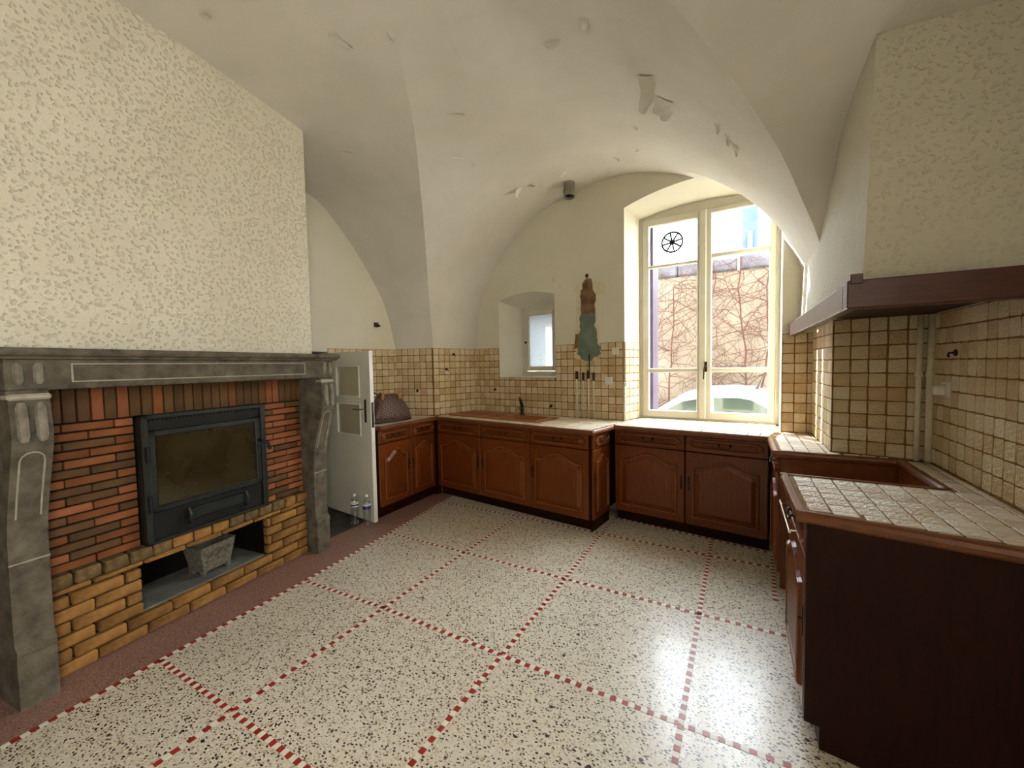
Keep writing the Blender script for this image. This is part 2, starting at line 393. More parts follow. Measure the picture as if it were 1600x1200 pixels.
# tile meshes: pillow-shaped unit tiles, three irregular variants each
def tile_mesh(name, seed, mat, r=.055):
    rr = random.Random(seed)
    cs = []
    jit = [(rr.uniform(-.03, .03), rr.uniform(-.03, .03)) for _ in range(4)]
    def ring(ins, z):
        pts = []
        for q, (sx, sy) in enumerate(((1, 1), (-1, 1), (-1, -1), (1, -1))):
            cx, cy = sx*(.5-ins-r*(1-ins)), sy*(.5-ins-r*(1-ins))
            for k in range(2):
                a = math.pi/2*q + math.pi/2*k
                pts.append((cx+math.cos(a)*r+jit[q][0], cy+math.sin(a)*r+jit[q][1], z))
        return pts
    mb = MB(); mb.loops([ring(0, 0), ring(0, .6), ring(.035, .9), ring(.12, 1.0)])
    return_me = mb.mesh(name, True); return_me.materials.append(M[mat]); return return_me
TILES = [tile_mesh('wall_tile', i, 'tile') for i in range(4)]
TOPS = [tile_mesh('worktop_tile', 10+i, 'tile_top', .035) for i in range(3)]
def put_tile(parent, c, U, V, w, h, th=.007, meshes=TILES, name='tile', jit=.25):
    """c centre, U V unit in-plane directions"""
    U = Vector(U).normalized(); V = Vector(V).normalized(); Nn = U.cross(V)
    o = link(name, rnd.choice(meshes), parent)
    m = Matrix((U*w, V*h, Nn*th)).transposed().to_4x4()
    tilt = Matrix.Rotation(R(rnd.uniform(-jit, jit)*4), 4, U) @ Matrix.Rotation(R(rnd.uniform(-jit, jit)*4), 4, V)
    m = tilt @ m; m.translation = Vector(c); o.matrix_local = m
    return o
def tile_field(parent, origin, U, V, width, height, pitch=.079, gap=.008, skip=None, pv=None, thick=.0042):
    """fills a width x height rectangle from origin along U and V"""
    U = Vector(U).normalized(); V = Vector(V).normalized(); O = Vector(origin); pv = pv or pitch
    nc = max(1, int(math.ceil(width/pitch-.15))); nr = max(1, int(round(height/pv))); ph = height/nr
    for i in range(nc):
        x0 = i*pitch; x1 = min(width, (i+1)*pitch)
        if x1-x0 < .02: continue
        for j in range(nr):
            y0 = j*ph
            a0, a1, b0, b1 = x0, x1, y0, y0+ph
            if skip:
                q = skip(a0, a1, b0, b1)
                if q is None: continue
                a0, a1, b0, b1 = q
            if a1-a0 < .02 or b1-b0 < .02: continue
            put_tile(parent, O+U*(a0+a1)/2+V*(b0+b1)/2, U, V, a1-a0-gap, b1-b0-gap, thick)
def clip_hole(hx0, hx1, hy0, hy1):
    def f(a0, a1, b0, b1):
        if a1 <= hx0 or a0 >= hx1 or b1 <= hy0 or b0 >= hy1: return a0, a1, b0, b1
        # keep the larger remaining piece
        cand = [(a0, min(a1, hx0), b0, b1), (max(a0, hx1), a1, b0, b1), (a0, a1, b0, min(b1, hy0)), (a0, a1, max(b0, hy1), b1)]
        cand = [c for c in cand if c[1]-c[0] > .015 and c[3]-c[2] > .015]
        return max(cand, key=lambda c: (c[1]-c[0])*(c[3]-c[2])) if cand else None
    return f

# ------------------------------------------------------------------ vaulted ceiling
def interp(tab, x):
    for (x0, v0), (x1, v1) in zip(tab, tab[1:]):
        if x <= x1: 
            t = 0 if x1 == x0 else max(0, (x-x0)/(x1-x0)); return v0+(v1-v0)*t
    return tab[-1][1]
AP = Vector((-1.2, 1.0, 3.44))
Z0 = 1.70
def curve_table(pts, ztop):
    return [(math.asin(max(0, min(1, (p_[2]-Z0)/(ztop-Z0)))), Vector(p_)) for p_ in pts]
def smooth_tab(tab, n=40):
    """Catmull-Rom resample of (x, Vector)"""
    out = []; xs = [t[0] for t in tab]; ps = [t[1] for t in tab]
    for k in range(n+1):
        x = xs[0]+(xs[-1]-xs[0])*k/n
        i = max(0, min(len(xs)-2, next((j for j in range(len(xs)-1) if x <= xs[j+1]), len(xs)-2)))
        x0, x1 = xs[i], xs[i+1]; t = (x-x0)/(x1-x0) if x1 > x0 else 0
        p1, p2 = ps[i], ps[i+1]
        m1 = (ps[i+1]-ps[i-1])/(xs[i+1]-xs[i-1])*(x1-x0) if i > 0 else (p2-p1)
        m2 = (ps[i+2]-ps[i])/(xs[i+2]-xs[i])*(x1-x0) if i+2 < len(ps) else (p2-p1)
        out.append((2*t**3-3*t*t+1)*p1+(t**3-2*t*t+t)*m1+(-2*t**3+3*t*t)*p2+(t**3-t*t)*m2)
    return out
NH = 36
GL = smooth_tab(curve_table([(-3.114, 3.706, 1.70), (-3.045, 3.575, 2.26), (-2.76, 3.20, 2.785), (-2.405, 2.74, 3.11), (-2.15, 2.41, 3.26), (-1.935, 2.105, 3.345), (-1.75, 1.84, 3.385), (-1.59, 1.62, 3.405), AP], 3.44), NH)
GR = smooth_tab(curve_table([(.521, 3.187, 1.70), (.485, 3.168, 1.98), (.44, 3.14, 2.20), (.393, 3.05, 2.30), (.297, 2.84, 2.44), (.195, 2.58, 2.56), (.065, 2.34, 2.70), (-.06, 2.11, 2.81), (-.167, 1.94, 2.895), (-.257, 1.80, 2.96), (-.60, 1.45, 3.20), AP], 3.44), NH)
LC, LHW, LZ0, LR = -.22, 1.745, 1.66, 1.69
def lun(phi, t=0.0): return BP(LC-LHW*math.cos(phi), t, LZ0+LR*math.sin(phi))
LLp = []
LWD = Vector((-.2, -.98, 0)).normalized(); LWO = Vector((-3.595, 3.587, 0))
for s_, z_ in [(0, 1.70), (.063, 1.99), (.151, 2.266), (.259, 2.458), (.433, 2.729), (.628, 2.977), (.839, 3.19), (.985, 3.265), (1.3, 3.31), (1.7, 3.34), (2.1, 3.375), (2.4, 3.40), (2.64, 3.41)]:
    p_ = LWO+LWD*s_; LLp.append((p_.x, p_.y, z_))
LLs = [((Vector(p_)-LWO).dot(LWD), Vector(p_)) for p_ in LLp]
LLd = smooth_tab(LLs, 120)
def LLat(g):
    s_ = max(0.0, min(1.0, (3.587-g.y)/.98/LLs[-1][0]))
    k = s_*120; i = min(119, int(k)); return LLd[i].lerp(LLd[i+1], k-i)
MIR = lambda p_: Vector((p_[0], 2.0-p_[1], p_[2]))
NT = 12
def lerp(a, b, t): return a+(b-a)*t
# window web (closed slab so that the window recess can be cut from it)
rows = []
for i in range(2*NH+1):
    g = GL[i] if i <= NH else GR[2*NH-i]
    rel = Vector((g.x, g.y, 0))-OB; sg, tg = rel.dot(uB), rel.dot(vB)
    phi = math.acos(max(-1, min(1, -(sg-LC)/(LHW+.15*min(.8, max(0, -tg))))))
    k_ = min(i, 2*NH-i)
    if k_ < 5: phi = lerp(0 if i < NH else math.pi, phi, k_/5)
    l = lun(phi, .06)
    rows.append([lerp(g, l, j/NT) for j in range(NT+1)])
mb = MB(); top = [[p_+Vector((0, 0, .3)) for p_ in r_] for r_ in rows]
mb.grid(rows); n0 = len(mb.v); mb.grid(top)
nr_, nc_ = len(rows), NT+1
edge = [(i, 0) for i in range(nr_)]+[(nr_-1, j) for j in range(1, nc_)]+[(i, nc_-1) for i in range(nr_-2, -1, -1)]+[(0, j) for j in range(nc_-2, 0, -1)]
E_ = [i*nc_+j for i, j in edge]
mb.add([], []); mb.f += [(E_[k], E_[(k+1) % len(E_)], E_[(k+1) % len(E_)]+n0, E_[k]+n0) for k in range(len(E_))]
ceiling = struct(mb.build('ceiling', 'vault'))

# window recess cutter (arched, splayed, soffit rising towards the room)
WP, WQ = Vector((-.895, 4.391, 0)), Vector((.32, 4.345, 0)); wU = (WQ-WP).normalized(); wV = Vector((-wU.y, wU.x, 0))
def WPt(s, t, z): return WP+wU*s+wV*t+Vector((0, 0, z))
def arch_section(s0, s1, zb, zs, za, n=14, f=BP, t=0):
    pts = [f(s0, t, zb), f(s1, t, zb)]
    for k in range(n+1):
        x = s1+(s0-s1)*k/n; q = (x-(s0+s1)/2)/((s1-s0)/2)
        pts.append(f(x, t, zs+(za-zs)*(1-q*q)))
    return pts
def cutter(sections):
    m_ = MB(); n = len(sections[0]); m_.loops(sections, True); m_.f.append(tuple(range(n))[::-1])
    return m_.build('cutter', 'vault')
def recess_cutter():
    return cutter([arch_section(-.005, 1.325, .86, 3.05, 3.165, t=-.11), arch_section(.01, 1.315, .86, 3.02, 3.125, t=0),
                   arch_section(-.01, 1.225, .86, 2.975, 3.055, f=WPt, t=-.03), arch_section(-.01, 1.225, .86, 2.975, 3.05, f=WPt, t=.10),
                   arch_section(.03, 1.19, .86, 2.93, 3.0, f=WPt, t=.101), arch_section(.03, 1.19, .86, 2.93, 3.0, f=WPt, t=.55)])
def small_cutter():
    S = lambda s0, s1, zb, zs, za, t: arch_section(s0, s1, zb, zs, za, t=t)
    return cutter([S(-1.585, -.785, 1.345, 2.285, 2.345, -.05), S(-1.58, -.79, 1.348, 2.28, 2.34, 0), S(-1.43, -.88, 1.36, 2.19, 2.215, .30),
                   S(-1.43, -.88, 1.36, 2.19, 2.215, .33), S(-1.38, -.93, 1.40, 2.16, 2.17, .331), S(-1.38, -.93, 1.40, 2.16, 2.17, .7)])
boolean(ceiling, [recess_cutter()]); angle_smooth(ceiling, 40)

def web(name, P):
    m_ = MB(); m_.grid(P); o = m_.build(name, 'vault', ceiling); angle_smooth(o, 60); return o
lw = [[lerp(GL[i], LLat(GL[i]), j/NT*1.04) for j in range(NT+1)] for i in range(NH+1)]
web('vault_web', lw+[[MIR(p_) for p_ in r_] for r_ in reversed(lw[:-1])])
zc = [(-9, 2.80), (1.0, 2.80), (1.8, 2.735), (2.2, 2.72), (2.4, 2.71), (2.59, 2.665), (2.75, 2.59), (2.883, 2.49), (3.0, 2.36), (3.1, 2.10), (3.187, 1.72), (4, 1.7)]
def rweb(i):
    g = GR[i]; yv = g.y; z1 = interp([(-y, z) for y, z in reversed(zc)], -yv); out = []
    for j in range(NT+1):
        x = lerp(g.x, 1.05, j/NT)
        if g.x < .30:
            xm = .45; zm = z1; zw = z1-.03
            if x <= xm:
                t = (x-g.x)/(xm-g.x); z = lerp(g.z, zm, 1-(1-t)**1.15)
            else: z = lerp(zm, zw, (x-xm)/(1.05-xm))
        else: z = lerp(g.z, min(g.z, z1), j/NT)
        out.append(Vector((x, yv, z)))
    return out
web('vault_web', [rweb(i) for i in range(NH+1)])
web('vault_web', [[MIR(p_) for p_ in rweb(i)] for i in range(NH+1)])
web('vault_web', [[MIR(p_) for p_ in r_] for r_ in rows])
roof = struct(MB().box((-5.6, -2.6, 3.98), (1.5, 4.62, 4.15)).build('trim_1', 'outerwall'))  # unseen slab added over the vault to stop sky light leaking in

# peeling paint: curled flakes hanging from the vault
def flake(c, d, size, width, curl, nrm, seed, hang=0.0):
    rr = random.Random(seed); n = 7; m = 6
    nrm = Vector(nrm).normalized(); nrm = nrm if nrm.z > 0 else -nrm
    a = Vector((d[0], d[1], 0)); a = (a-nrm*a.dot(nrm)).normalized(); b = nrm.cross(a)
    prof_ = [rr.uniform(.75, 1.1) for _ in range(n+1)]; skew = rr.uniform(-.3, .3)
    P = []
    for i in range(n+1):
        u_ = i/n; ang = curl*u_; row = []
        x_ = size*math.sin(ang)/max(curl, .01); h_ = size*(1-math.cos(ang))/max(curl, .01)+hang*u_
        for j in range(m+1):
            w_ = (j/m-.5)*width*prof_[i]*(1-.55*u_**1.6)+skew*width*u_
            row.append(Vector(c)+a*(x_+size*.08*rr.uniform(-1, 1)*(u_ > .8))+b*w_-nrm*(h_+.002+.012*size*math.sin(5*u_+j)))
        P.append(row)
    m_ = MB(); m_.grid(P); m_.grid([[q+nrm*.002 for q in r_] for r_ in P])
    return m_.build('paint_flake', 'vault', ceiling, True)
FL = [((-.48, 2.50, 3.155), (.3, 1), .20, .13, 1.5, (.46, -.02, .89), .01), ((-.402, 2.72, 3.115), (-.2, 1), .13, .13, .6, (.56, -.03, .83), .01), ((-.42, 2.85, 3.14), (.3, 1), .10, .12, .5, (.51, -.03, .86), .01),
      ((-1.89, 3.64, 3.26), (-1, .2), .12, .06, 1.3, (-.36, .07, .93), .01), ((-1.86, 3.68, 3.27), (1, .2), .09, .03, .8, (-.36, .07, .93), .005),
      ((-.945, 2.23, 3.352), (.2, 1), .035, .13, .9, (.32, 0, .95), .006), ((-.703, 2.07, 3.261), (0, 1), .05, .05, 1.3, (.39, 0, .92), .004), ((-.70, 2.10, 3.258), (.3, 1), .05, .045, .5, (.39, 0, .92), .004),
      ((-2.053, 1.60, 3.397), (.5, 1), .13, .09, .25, (0, -.05, 1), .003), ((-1.722, 1.729, 3.395), (.1, 1), .055, .05, .9, (0, -.05, 1), .004), ((-1.75, 1.78, 3.395), (.1, 1), .03, .03, .7, (0, -.05, 1), .004),
      ((-.119, 2.72, 2.905), (.4, 1), .09, .05, .6, (.66, -.05, .75), .006), ((-.07, 2.80, 2.865), (.5, 1), .09, .045, .7, (.66, -.05, .75), .006), ((-.03, 2.90, 2.82), (.5, 1), .08, .04, .5, (.67, -.05, .74), .005),
      ((-1.453, 3.751, 3.348), (-1, .3), .07, .05, .9, (-.09, .03, .99), .004), ((-1.088, 3.89, 3.35), (.4, 1), .06, .04, .8, (.08, .02, 1), .004), ((-1.254, 3.921, 3.355), (-.4, 1), .07, .05, .5, (0, .02, 1), .004),
      ((-2.817, 2.27, 3.243), (1, .2), .10, .03, .5, (0, -.30, .95), .004), ((-2.181, 2.276, 3.293), (-.3, 1), .05, .04, .5, (0, -.25, .97), .003), ((-2.105, 2.78, 3.246), (.6, 1), .12, .05, .3, (-.36, .07, .93), .003), ((-2.039, 2.93, 3.261), (.2, 1), .09, .05, .35, (-.36, .07, .93), .003),
      ((-2.557, 1.20, 3.415), (.8, .3), .06, .05, .5, (0, 0, 1), .003), ((-1.872, 2.461, 3.339), (1, .6), .12, .03, .3, (-.21, .05, .98), .002), ((-.69, 3.163, 3.268), (.3, 1), .05, .04, .5, (.34, 0, .94), .003), ((-.977, 3.704, 3.342), (.6, 1), .06, .04, .5, (.11, .02, .99), .003), ((-.72, 3.536, 3.281), (-.5, 1), .06, .05, .4, (.32, 0, .95), .003),
      ((-1.512, 2.004, 3.398), (.2, 1), .09, .025, .3, (0, .03, 1), .002), ((-2.287, 1.455, 3.406), (.3, 1), .06, .03, .3, (0, -.05, 1), .002)]
for k, q in enumerate(FL): flake(q[0], q[1], q[2], q[3], q[4], q[5], 50+k, q[6])

# ------------------------------------------------------------------ walls
wall_back = struct(MB().prism([BP(-3.3, 0, -.45), BP(2.2, 0, -.45), BP(2.2, .52, -.45), BP(-3.3, .52, -.45)], (0, 0, 4.5)).build('wall_back', 'wallpaint'))
boolean(wall_back, [recess_cutter(), small_cutter()])
# tiled band of the back wall, between the corner piers and the window
band = MB()
def gr(a, b, z0, z1, th=.004):
    a = Vector(a); b = Vector(b); d = (b-a).normalized(); n = Vector((d.y, -d.x, 0))
    band.prism([a+Vector((0, 0, z0)), b+Vector((0, 0, z0)), b+Vector((0, 0, z1)), a+Vector((0, 0, z1))], n*th)
gr(BP(-1.98, 0, 0), BP(-1.59, 0, 0), Z-.03, ZT); gr(BP(-1.59, 0, 0), BP(-.78, 0, 0), Z-.03, 1.345); gr(BP(-.78, 0, 0), BP(0.0, 0, 0), Z-.03, ZT)
gr(BP(1.32, 0, 0), BP(1.54, 0, 0), Z-.03, ZT)
a_, b_ = BP(.01, 0, 0), WPt(-.01, -.03, 0); gr(a_, b_, Z-.03, ZT)
band.build('grout_bed', 'grout', wall_back); band = MB()
up = Vector((0, 0, 1))
def tw(parent, a, b, z0, z1, skip=None, pitch=.079, flip=False):
    a = Vector(a); b = Vector(b); d = (b-a).normalized(); n = Vector((d.y, -d.x, 0))
    tile_field(parent, a+n*.004+up*z0, d, up, (b-a).length, z1-z0, pitch, skip=skip)
hole = clip_hole(.39, 1.20, 1.345-Z, 9)
patch = clip_hole(1.48, 1.70, 1.60-Z, 9)
tw(wall_back, BP(-1.98, 0, 0), BP(0.0, 0, 0), Z, ZT, lambda *q: (lambda h: patch(*h) if h else None)(hole(*q)))
tw(wall_back, BP(1.32, 0, 0), BP(1.54, 0, 0), Z, ZT, pitch=.082)
tw(wall_back, a_, b_, Z, ZT, pitch=.08)

# corner piers
def pier(name, pts):
    return struct(MB().prism([Vector(p_) for p_ in pts], (0, 0, Z0+.04)).build(name, 'wallpaint'))
LF = Vector((-3.595, 3.587, 0)); LB = BP(-1.965, 0, 0); RB = BP(1.525, 0, 0); RF = Vector((.955, 3.085, 0))
pier_l = pier('wall_corner_left', [LF, PL, LB+vB*.05, Vector((-3.7, 4.5, 0))])
pier_r = pier('wall_corner_right', [PR, RF, Vector((1.0, 3.95, 0)), RB+vB*.05])
for o_, a, b in ((pier_l, LF, PL), (pier_l, PL, LB), (pier_r, PR, RF), (pier_r, RB, PR)):
    zt_ = ZT if o_ is pier_l else 1.742
    if a is PL or b is PR:
        d_ = (b-a).normalized(); gr(a, b, Z-.03, zt_); a, b = (a-d_*.010, b) if a is PL else (a, b+d_*.010)
    else: gr(a, b, Z-.03, zt_)
    band.build('grout_bed', 'grout', o_); band = MB(); tw(o_, a, b, Z, zt_, pitch=.0795 if o_ is pier_l else .083)

# left wall (its upper part is the white lunette behind the chimney breast)
LW0, LW1 = Vector((-3.60, 3.66, 0)), Vector((-2.90, -2.05, 0))
dl = (LW1-LW0).normalized(); nl = Vector((-dl.y, dl.x, 0)); nl = nl if nl.x > 0 else -nl
def LWp(s, n, z): return LF+dl_*s+nl_*n+up*z
dl_ = LWD; nl_ = Vector((.98, -.2, 0)).normalized()
wl = MB()
def wbox(s0, s1, z0, z1, n0=-.35, n1=0): wl.prism([LWp(s0, n0, z0), LWp(s1, n0, z0), LWp(s1, n1, z0), LWp(s0, n1, z0)], (0, 0, z1-z0))
wbox(-.35, .80, -.2, 4.0); wbox(.80, 1.60, 1.67, 4.0); wbox(1.60, 6.1, -.2, 4.0)
wall_left = struct(wl.build('wall_left', 'wallpaint'))
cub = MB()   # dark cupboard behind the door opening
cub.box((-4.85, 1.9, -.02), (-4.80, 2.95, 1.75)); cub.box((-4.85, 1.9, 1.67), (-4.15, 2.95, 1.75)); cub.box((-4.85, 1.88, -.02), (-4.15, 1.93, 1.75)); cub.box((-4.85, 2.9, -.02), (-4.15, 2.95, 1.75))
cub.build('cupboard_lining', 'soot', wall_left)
gr(LWp(.825, 0, 0), LWp(0, 0, 0), Z-.03, ZT-.005)
band.build('grout_bed', 'grout', wall_left); band = MB()
tw(wall_left, LWp(.825, 0, 0), LWp(0, 0, 0), Z, ZT-.005)

# right wall, with an invented window opening added for the fill lamp
b = MB(); b.box((.945, -.15, -.45), (1.35, 4.3, 4.0)); b.box((.945, -2.0, -.45), (1.35, -1.55, 4.0)); b.box((.945, -1.55, -.45), (1.35, -.15, .95)); b.box((.945, -1.55, 2.70), (1.35, -.15, 4.0))
wall_right = struct(b.build('wall_right', 'wallpaint'))
gr(Vector((.945, 3.1, 0)), Vector((.945, 1.35, 0)), Z-.03, 1.735); band.build('grout_bed', 'grout', wall_right); band = MB()
tw(wall_right, Vector((.945, 3.085, 0)), Vector((.945, 1.35, 0)), Z, 1.735, pitch=.0795)

# rear wall behind the camera
wall_rear = struct(MB().box((-5.6, -2.35, -.45), (1.4, -2.0, 4.0)).build('wall_rear', 'wallpaint'))
w2 = MB()
for y0, y1, z0, z1 in ((-1.55, -1.48, .95, 2.70), (-.22, -.15, .95, 2.70), (-1.48, -.22, 2.63, 2.70), (-1.48, -.22, .95, 1.02), (-.89, -.81, 1.02, 2.63)): w2.box((1.20, y0, z0), (1.27, y1, z1), .004)
struct(w2.build('window_3', 'white'))  # frame of the invented, unseen window that lets the fill lamp in
# chimney breast (stippled render) standing on the mantel
def FP(a, n, z): return Vector((OFX, OFY, 0))+dF*a+nF*n+up*z
breast = MB(); breast.prism([FP(-2.2, 0, 1.60), FP(1.63, 0, 1.60), FP(1.63, -1.25, 1.60), FP(-2.2, -2.0, 1.60)], (0, 0, 2.2))
wall_chimney = struct(breast.build('wall_chimney', 'stipple'))
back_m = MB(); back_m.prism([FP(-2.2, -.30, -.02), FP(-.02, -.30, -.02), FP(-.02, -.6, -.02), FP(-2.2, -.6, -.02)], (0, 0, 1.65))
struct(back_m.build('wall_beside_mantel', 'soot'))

# ------------------------------------------------------------------ floor
A0 = [(-2.47, -2.1), (-2.569, .343), (-2.607, .873), (-2.66, 1.714), (-2.738, 2.586), (-2.844, 3.464), (-2.89, 3.85)]
fl = MB(); fl.add([(x, y, 0) for x, y in A0]+[(1.0, 3.95, 0), (1.0, -2.1, 0)], [tuple(range(len(A0)+2))])
floor = struct(fl.build('floor', 'terrazzo'))
EDGE = [(-3.15, -2.1), (-3.13, 2.25), (-3.15, 2.66), (-3.16, 4.0)]
pk = MB(); pk.add([(x, y, 0) for x, y in A0]+[(x, y, 0) for x, y in reversed(EDGE)], [tuple(range(len(A0)+len(EDGE)))])
pk.build('border_strip', 'pink', floor)
ds = MB(); ds.add([(x, y, 0) for x, y in EDGE]+[(-4.9, 4.0, 0), (-4.9, -2.1, 0)], [tuple(range(len(EDGE)+2))])
ds.build('threshold_slab', 'darkstone', floor)
struct(MB().box((-5.6, -2.6, -.5), (1.5, 4.5, -.01)).build('trim_2', 'outerwall'))

# mosaic strips of red and cream tesserae
LINES_A = [A0[:-1], [(-1.95, -2), (-1.928, .606), (-1.929, .879), (-1.916, 1.741), (-1.907, 2.586), (-1.898, 3.45), (-1.89, 3.62)],
           [(-1.09, -2), (-1.066, 1.068), (-1.054, 1.729), (-1.042, 2.577), (-1.039, 3.432), (-1.022, 3.83)],
           [(-.21, -2), (-.194, 1.732), (-.188, 2.572), (-.181, 3.405), (-.179, 3.74)], [(.216, 2.935), (.234, 3.411), (.248, 3.64)]]
LINES_B = [[(-2.53, .01), (.9, .01)], [(-2.607, .873), (-1.929, .879), (-1.417, .877), (.9, .88)], [(-2.66, 1.714), (-1.916, 1.741), (-1.054, 1.729), (-.194, 1.732), (.24, 1.735)],
           [(-2.738, 2.586), (-1.907, 2.586), (-1.042, 2.577), (-.188, 2.572), (.245, 2.576)], [(-2.844, 3.464), (-1.898, 3.45), (-1.039, 3.432), (-.181, 3.405), (.24, 3.411)],
           [(-1.03, 3.86), (-.18, 3.735), (.24, 3.66)]]
tw_, th_ = .027, .0015
tess = []
def strip(poly, startcol):
    n = startcol
    P = [Vector((x, y, 0)) for x, y in poly]
    for a, b in zip(P, P[1:]):
        L = (b-a).length; d = (b-a)/L; k = max(1, int(round(L/tw_)))
        for i in range(k):
            c = a+d*(i+.5)*L/k
            if c.y > -.9: tess.append((c, d, L/k, n % 2))
            n += 1
for q, l in enumerate(LINES_A+LINES_B): strip(l, q)
camp = Vector((0, 0, 1.5))
def vis_key(t):
    c = t[0]; v = c-camp; az = math.degrees(math.atan2(v.x, v.y))
    infr = -83 < az < 22 and v.y > .1 and (c.x**2+c.y**2) > 1.2
    return (0 if infr else 1, v.length)
tess.sort(key=vis_key)
tm = {}
for key, mt in ((0, 'red'), (1, 'cream')):
    b = MB(); b.loops([[(-.5, -.5, 0), (.5, -.5, 0), (.5, .5, 0), (-.5, .5, 0)], [(-.48, -.48, 1), (.48, -.48, 1), (.48, .48, 1), (-.48, .48, 1)]])
    tm[key] = b.mesh('tessera'); tm[key].materials.append(M[mt])
rest = {0: MB(), 1: MB()}
for i, (c, d, L, k) in enumerate(tess):
    pz = Vector((-d.y, d.x, 0)); w = .026*(1 if i % 3 else .94)
    if i < 300:
        o = link('tessera', tm[k], floor); m = Matrix((d*(L-.0015), pz*w, up*th_)).transposed().to_4x4(); m.translation = c; o.matrix_local = m
    else:
        rest[k].loops([[c+d*L*sx*.47+pz*w*sy*.5+up*zz for sx, sy in ((-1, -1), (1, -1), (1, 1), (-1, 1))] for zz in (0, th_)])
for k, nm in ((0, 'red'), (1, 'cream')):
    if rest[k].f:
        o = rest[k].build('tessera_rows', nm, floor); o['kind'] = 'stuff'

# ------------------------------------------------------------------ main window
win = struct(link('window_1', None)); win.location = WP; win.rotation_euler = (0, 0, math.atan2(wU.y, wU.x))
def wbx(m_, s0, s1, z0, z1, t0, t1, ch=.004): m_.box((s0, t0, z0), (s1, t1, z1), ch); return m_
fr = MB(); wbx(fr, -.01, .025, .90, 2.99, 0, .09); wbx(fr, 1.19, 1.23, .90, 2.99, 0, .09); wbx(fr, -.01, 1.23, 2.955, 3.06, .02, .09); wbx(fr, 0, 1.22, .90, .93, 0, .09)
fr.build('window_frame', 'winpaint', win)
hb = MB(); pts = [(-.01, .012, 2.955)]+[(-.01+1.24*k/12, .012, 2.975+.07*(1-((k-6)/6)**2)) for k in range(13)]+[(1.23, .012, 2.955)]
hb.prism(pts, (0, .03, 0)); hb.build('head_board', 'winpaint', win)
def sash(s0, s1, g0, g1, tops, name):
    m_ = MB(); wbx(m_, s0, g0, .935, 2.955, -.012, .045, .006); wbx(m_, g1, s1, .935, 2.955, -.012, .045, .006)
    wbx(m_, g0-.01, g1+.01, .935, 1.005, -.012, .045, .006); wbx(m_, g0-.01, g1+.01, tops[-1], 2.955, -.012, .045, .006)
    o = m_.build(name, 'winpaint', win)
    for z0, z1 in ((1.393, 1.437), (tops[0], tops[1])):
        b = MB(); wbx(b, g0-.004, g1+.004, z0, z1, -.006, .04, .006); b.build('glazing_bar', 'winpaint', o)
    for z0, z1 in ((1.005, 1.393), (1.437, tops[0]), (tops[1], tops[2])):
        b = MB(); wbx(b, g0-.003, g1+.003, z0-.003, z1+.003, .018, .022, 0); b.build('pane', 'glass', o)
    return o
sl = sash(.027, .592, .089, .543, (2.462, 2.49, 2.888), 'sash')
sr = sash(.602, 1.19, .672, 1.138, (2.49, 2.53, 2.908), 'sash')
cv = MB(); wbx(cv, .566, .627, .935, 2.955, -.028, -.010, .008); cv.build('cover_strip', 'winpaint', win)
for z0 in (1.12, 2.68):
    b = MB(); b.tube([(1.198, -.016, z0), (1.198, -.016, z0+.09)], .008, 8); b.build('hinge', 'winpaint', win)
hd = MB(); hd.box((.615, -.036, 1.40), (.640, -.026, 1.50), .004); hd.tube([(.627, -.03, 1.455), (.627, -.075, 1.455), (.618, -.078, 1.43), (.612, -.07, 1.33)], .007, 8); hd.build('espagnolette_handle', 'bronze', win)
# round vent set in the upper pane
vt = MB()
vt.tube([(.312+.098*math.cos(a*math.pi/16), .012, 2.70+.098*math.sin(a*math.pi/16)) for a in range(33)], .010, 6)
for k in range(8):
    a = k*math.pi/4+.2; vt.tube([(.312, .012, 2.70), (.312+.095*math.cos(a), .012, 2.70+.095*math.sin(a))], [.011, .009], 5)
vt.lathe([(.018, -.004), (.018, .008), (.008, .012)], (.312, .012, 2.70), 10, (0, -1, 0))
vt.build('round_pane_vent', 'black', sl)

# small window over the sink
w2r = struct(link('window_2', None)); w2r.location = OB; w2r.rotation_euler = (0, 0, -bB)
f2 = MB()
for s0, s1, z0, z1 in ((-1.44, -1.37, 1.35, 2.22), (-.945, -.87, 1.35, 2.22), (-1.37, -.945, 2.155, 2.22), (-1.37, -.945, 1.35, 1.415)): f2.box((s0, .285, z0), (s1, .34, z1), .004)
f2.build('window_frame', 'winpaint', w2r)
s2 = MB()
for s0, s1, z0, z1 in ((-1.365, -1.325, 1.42, 2.15), (-.99, -.95, 1.42, 2.15), (-1.325, -.99, 2.105, 2.15), (-1.325, -.99, 1.42, 1.475)): s2.box((s0, .272, z0), (s1, .32, z1), .005)
so = s2.build('sash', 'winpaint', w2r)
MB().box((-1.33, .295, 1.47), (-.985, .30, 2.11)).build('pane', 'frost', so)
MB().box((-1.376, .262, 1.76), (-1.356, .275, 1.79), .003).lathe([(.008, 0), (.011, .018)], (-1.366, .262, 1.775), 8, (0, -1, 0)).build('catch', 'black', so)

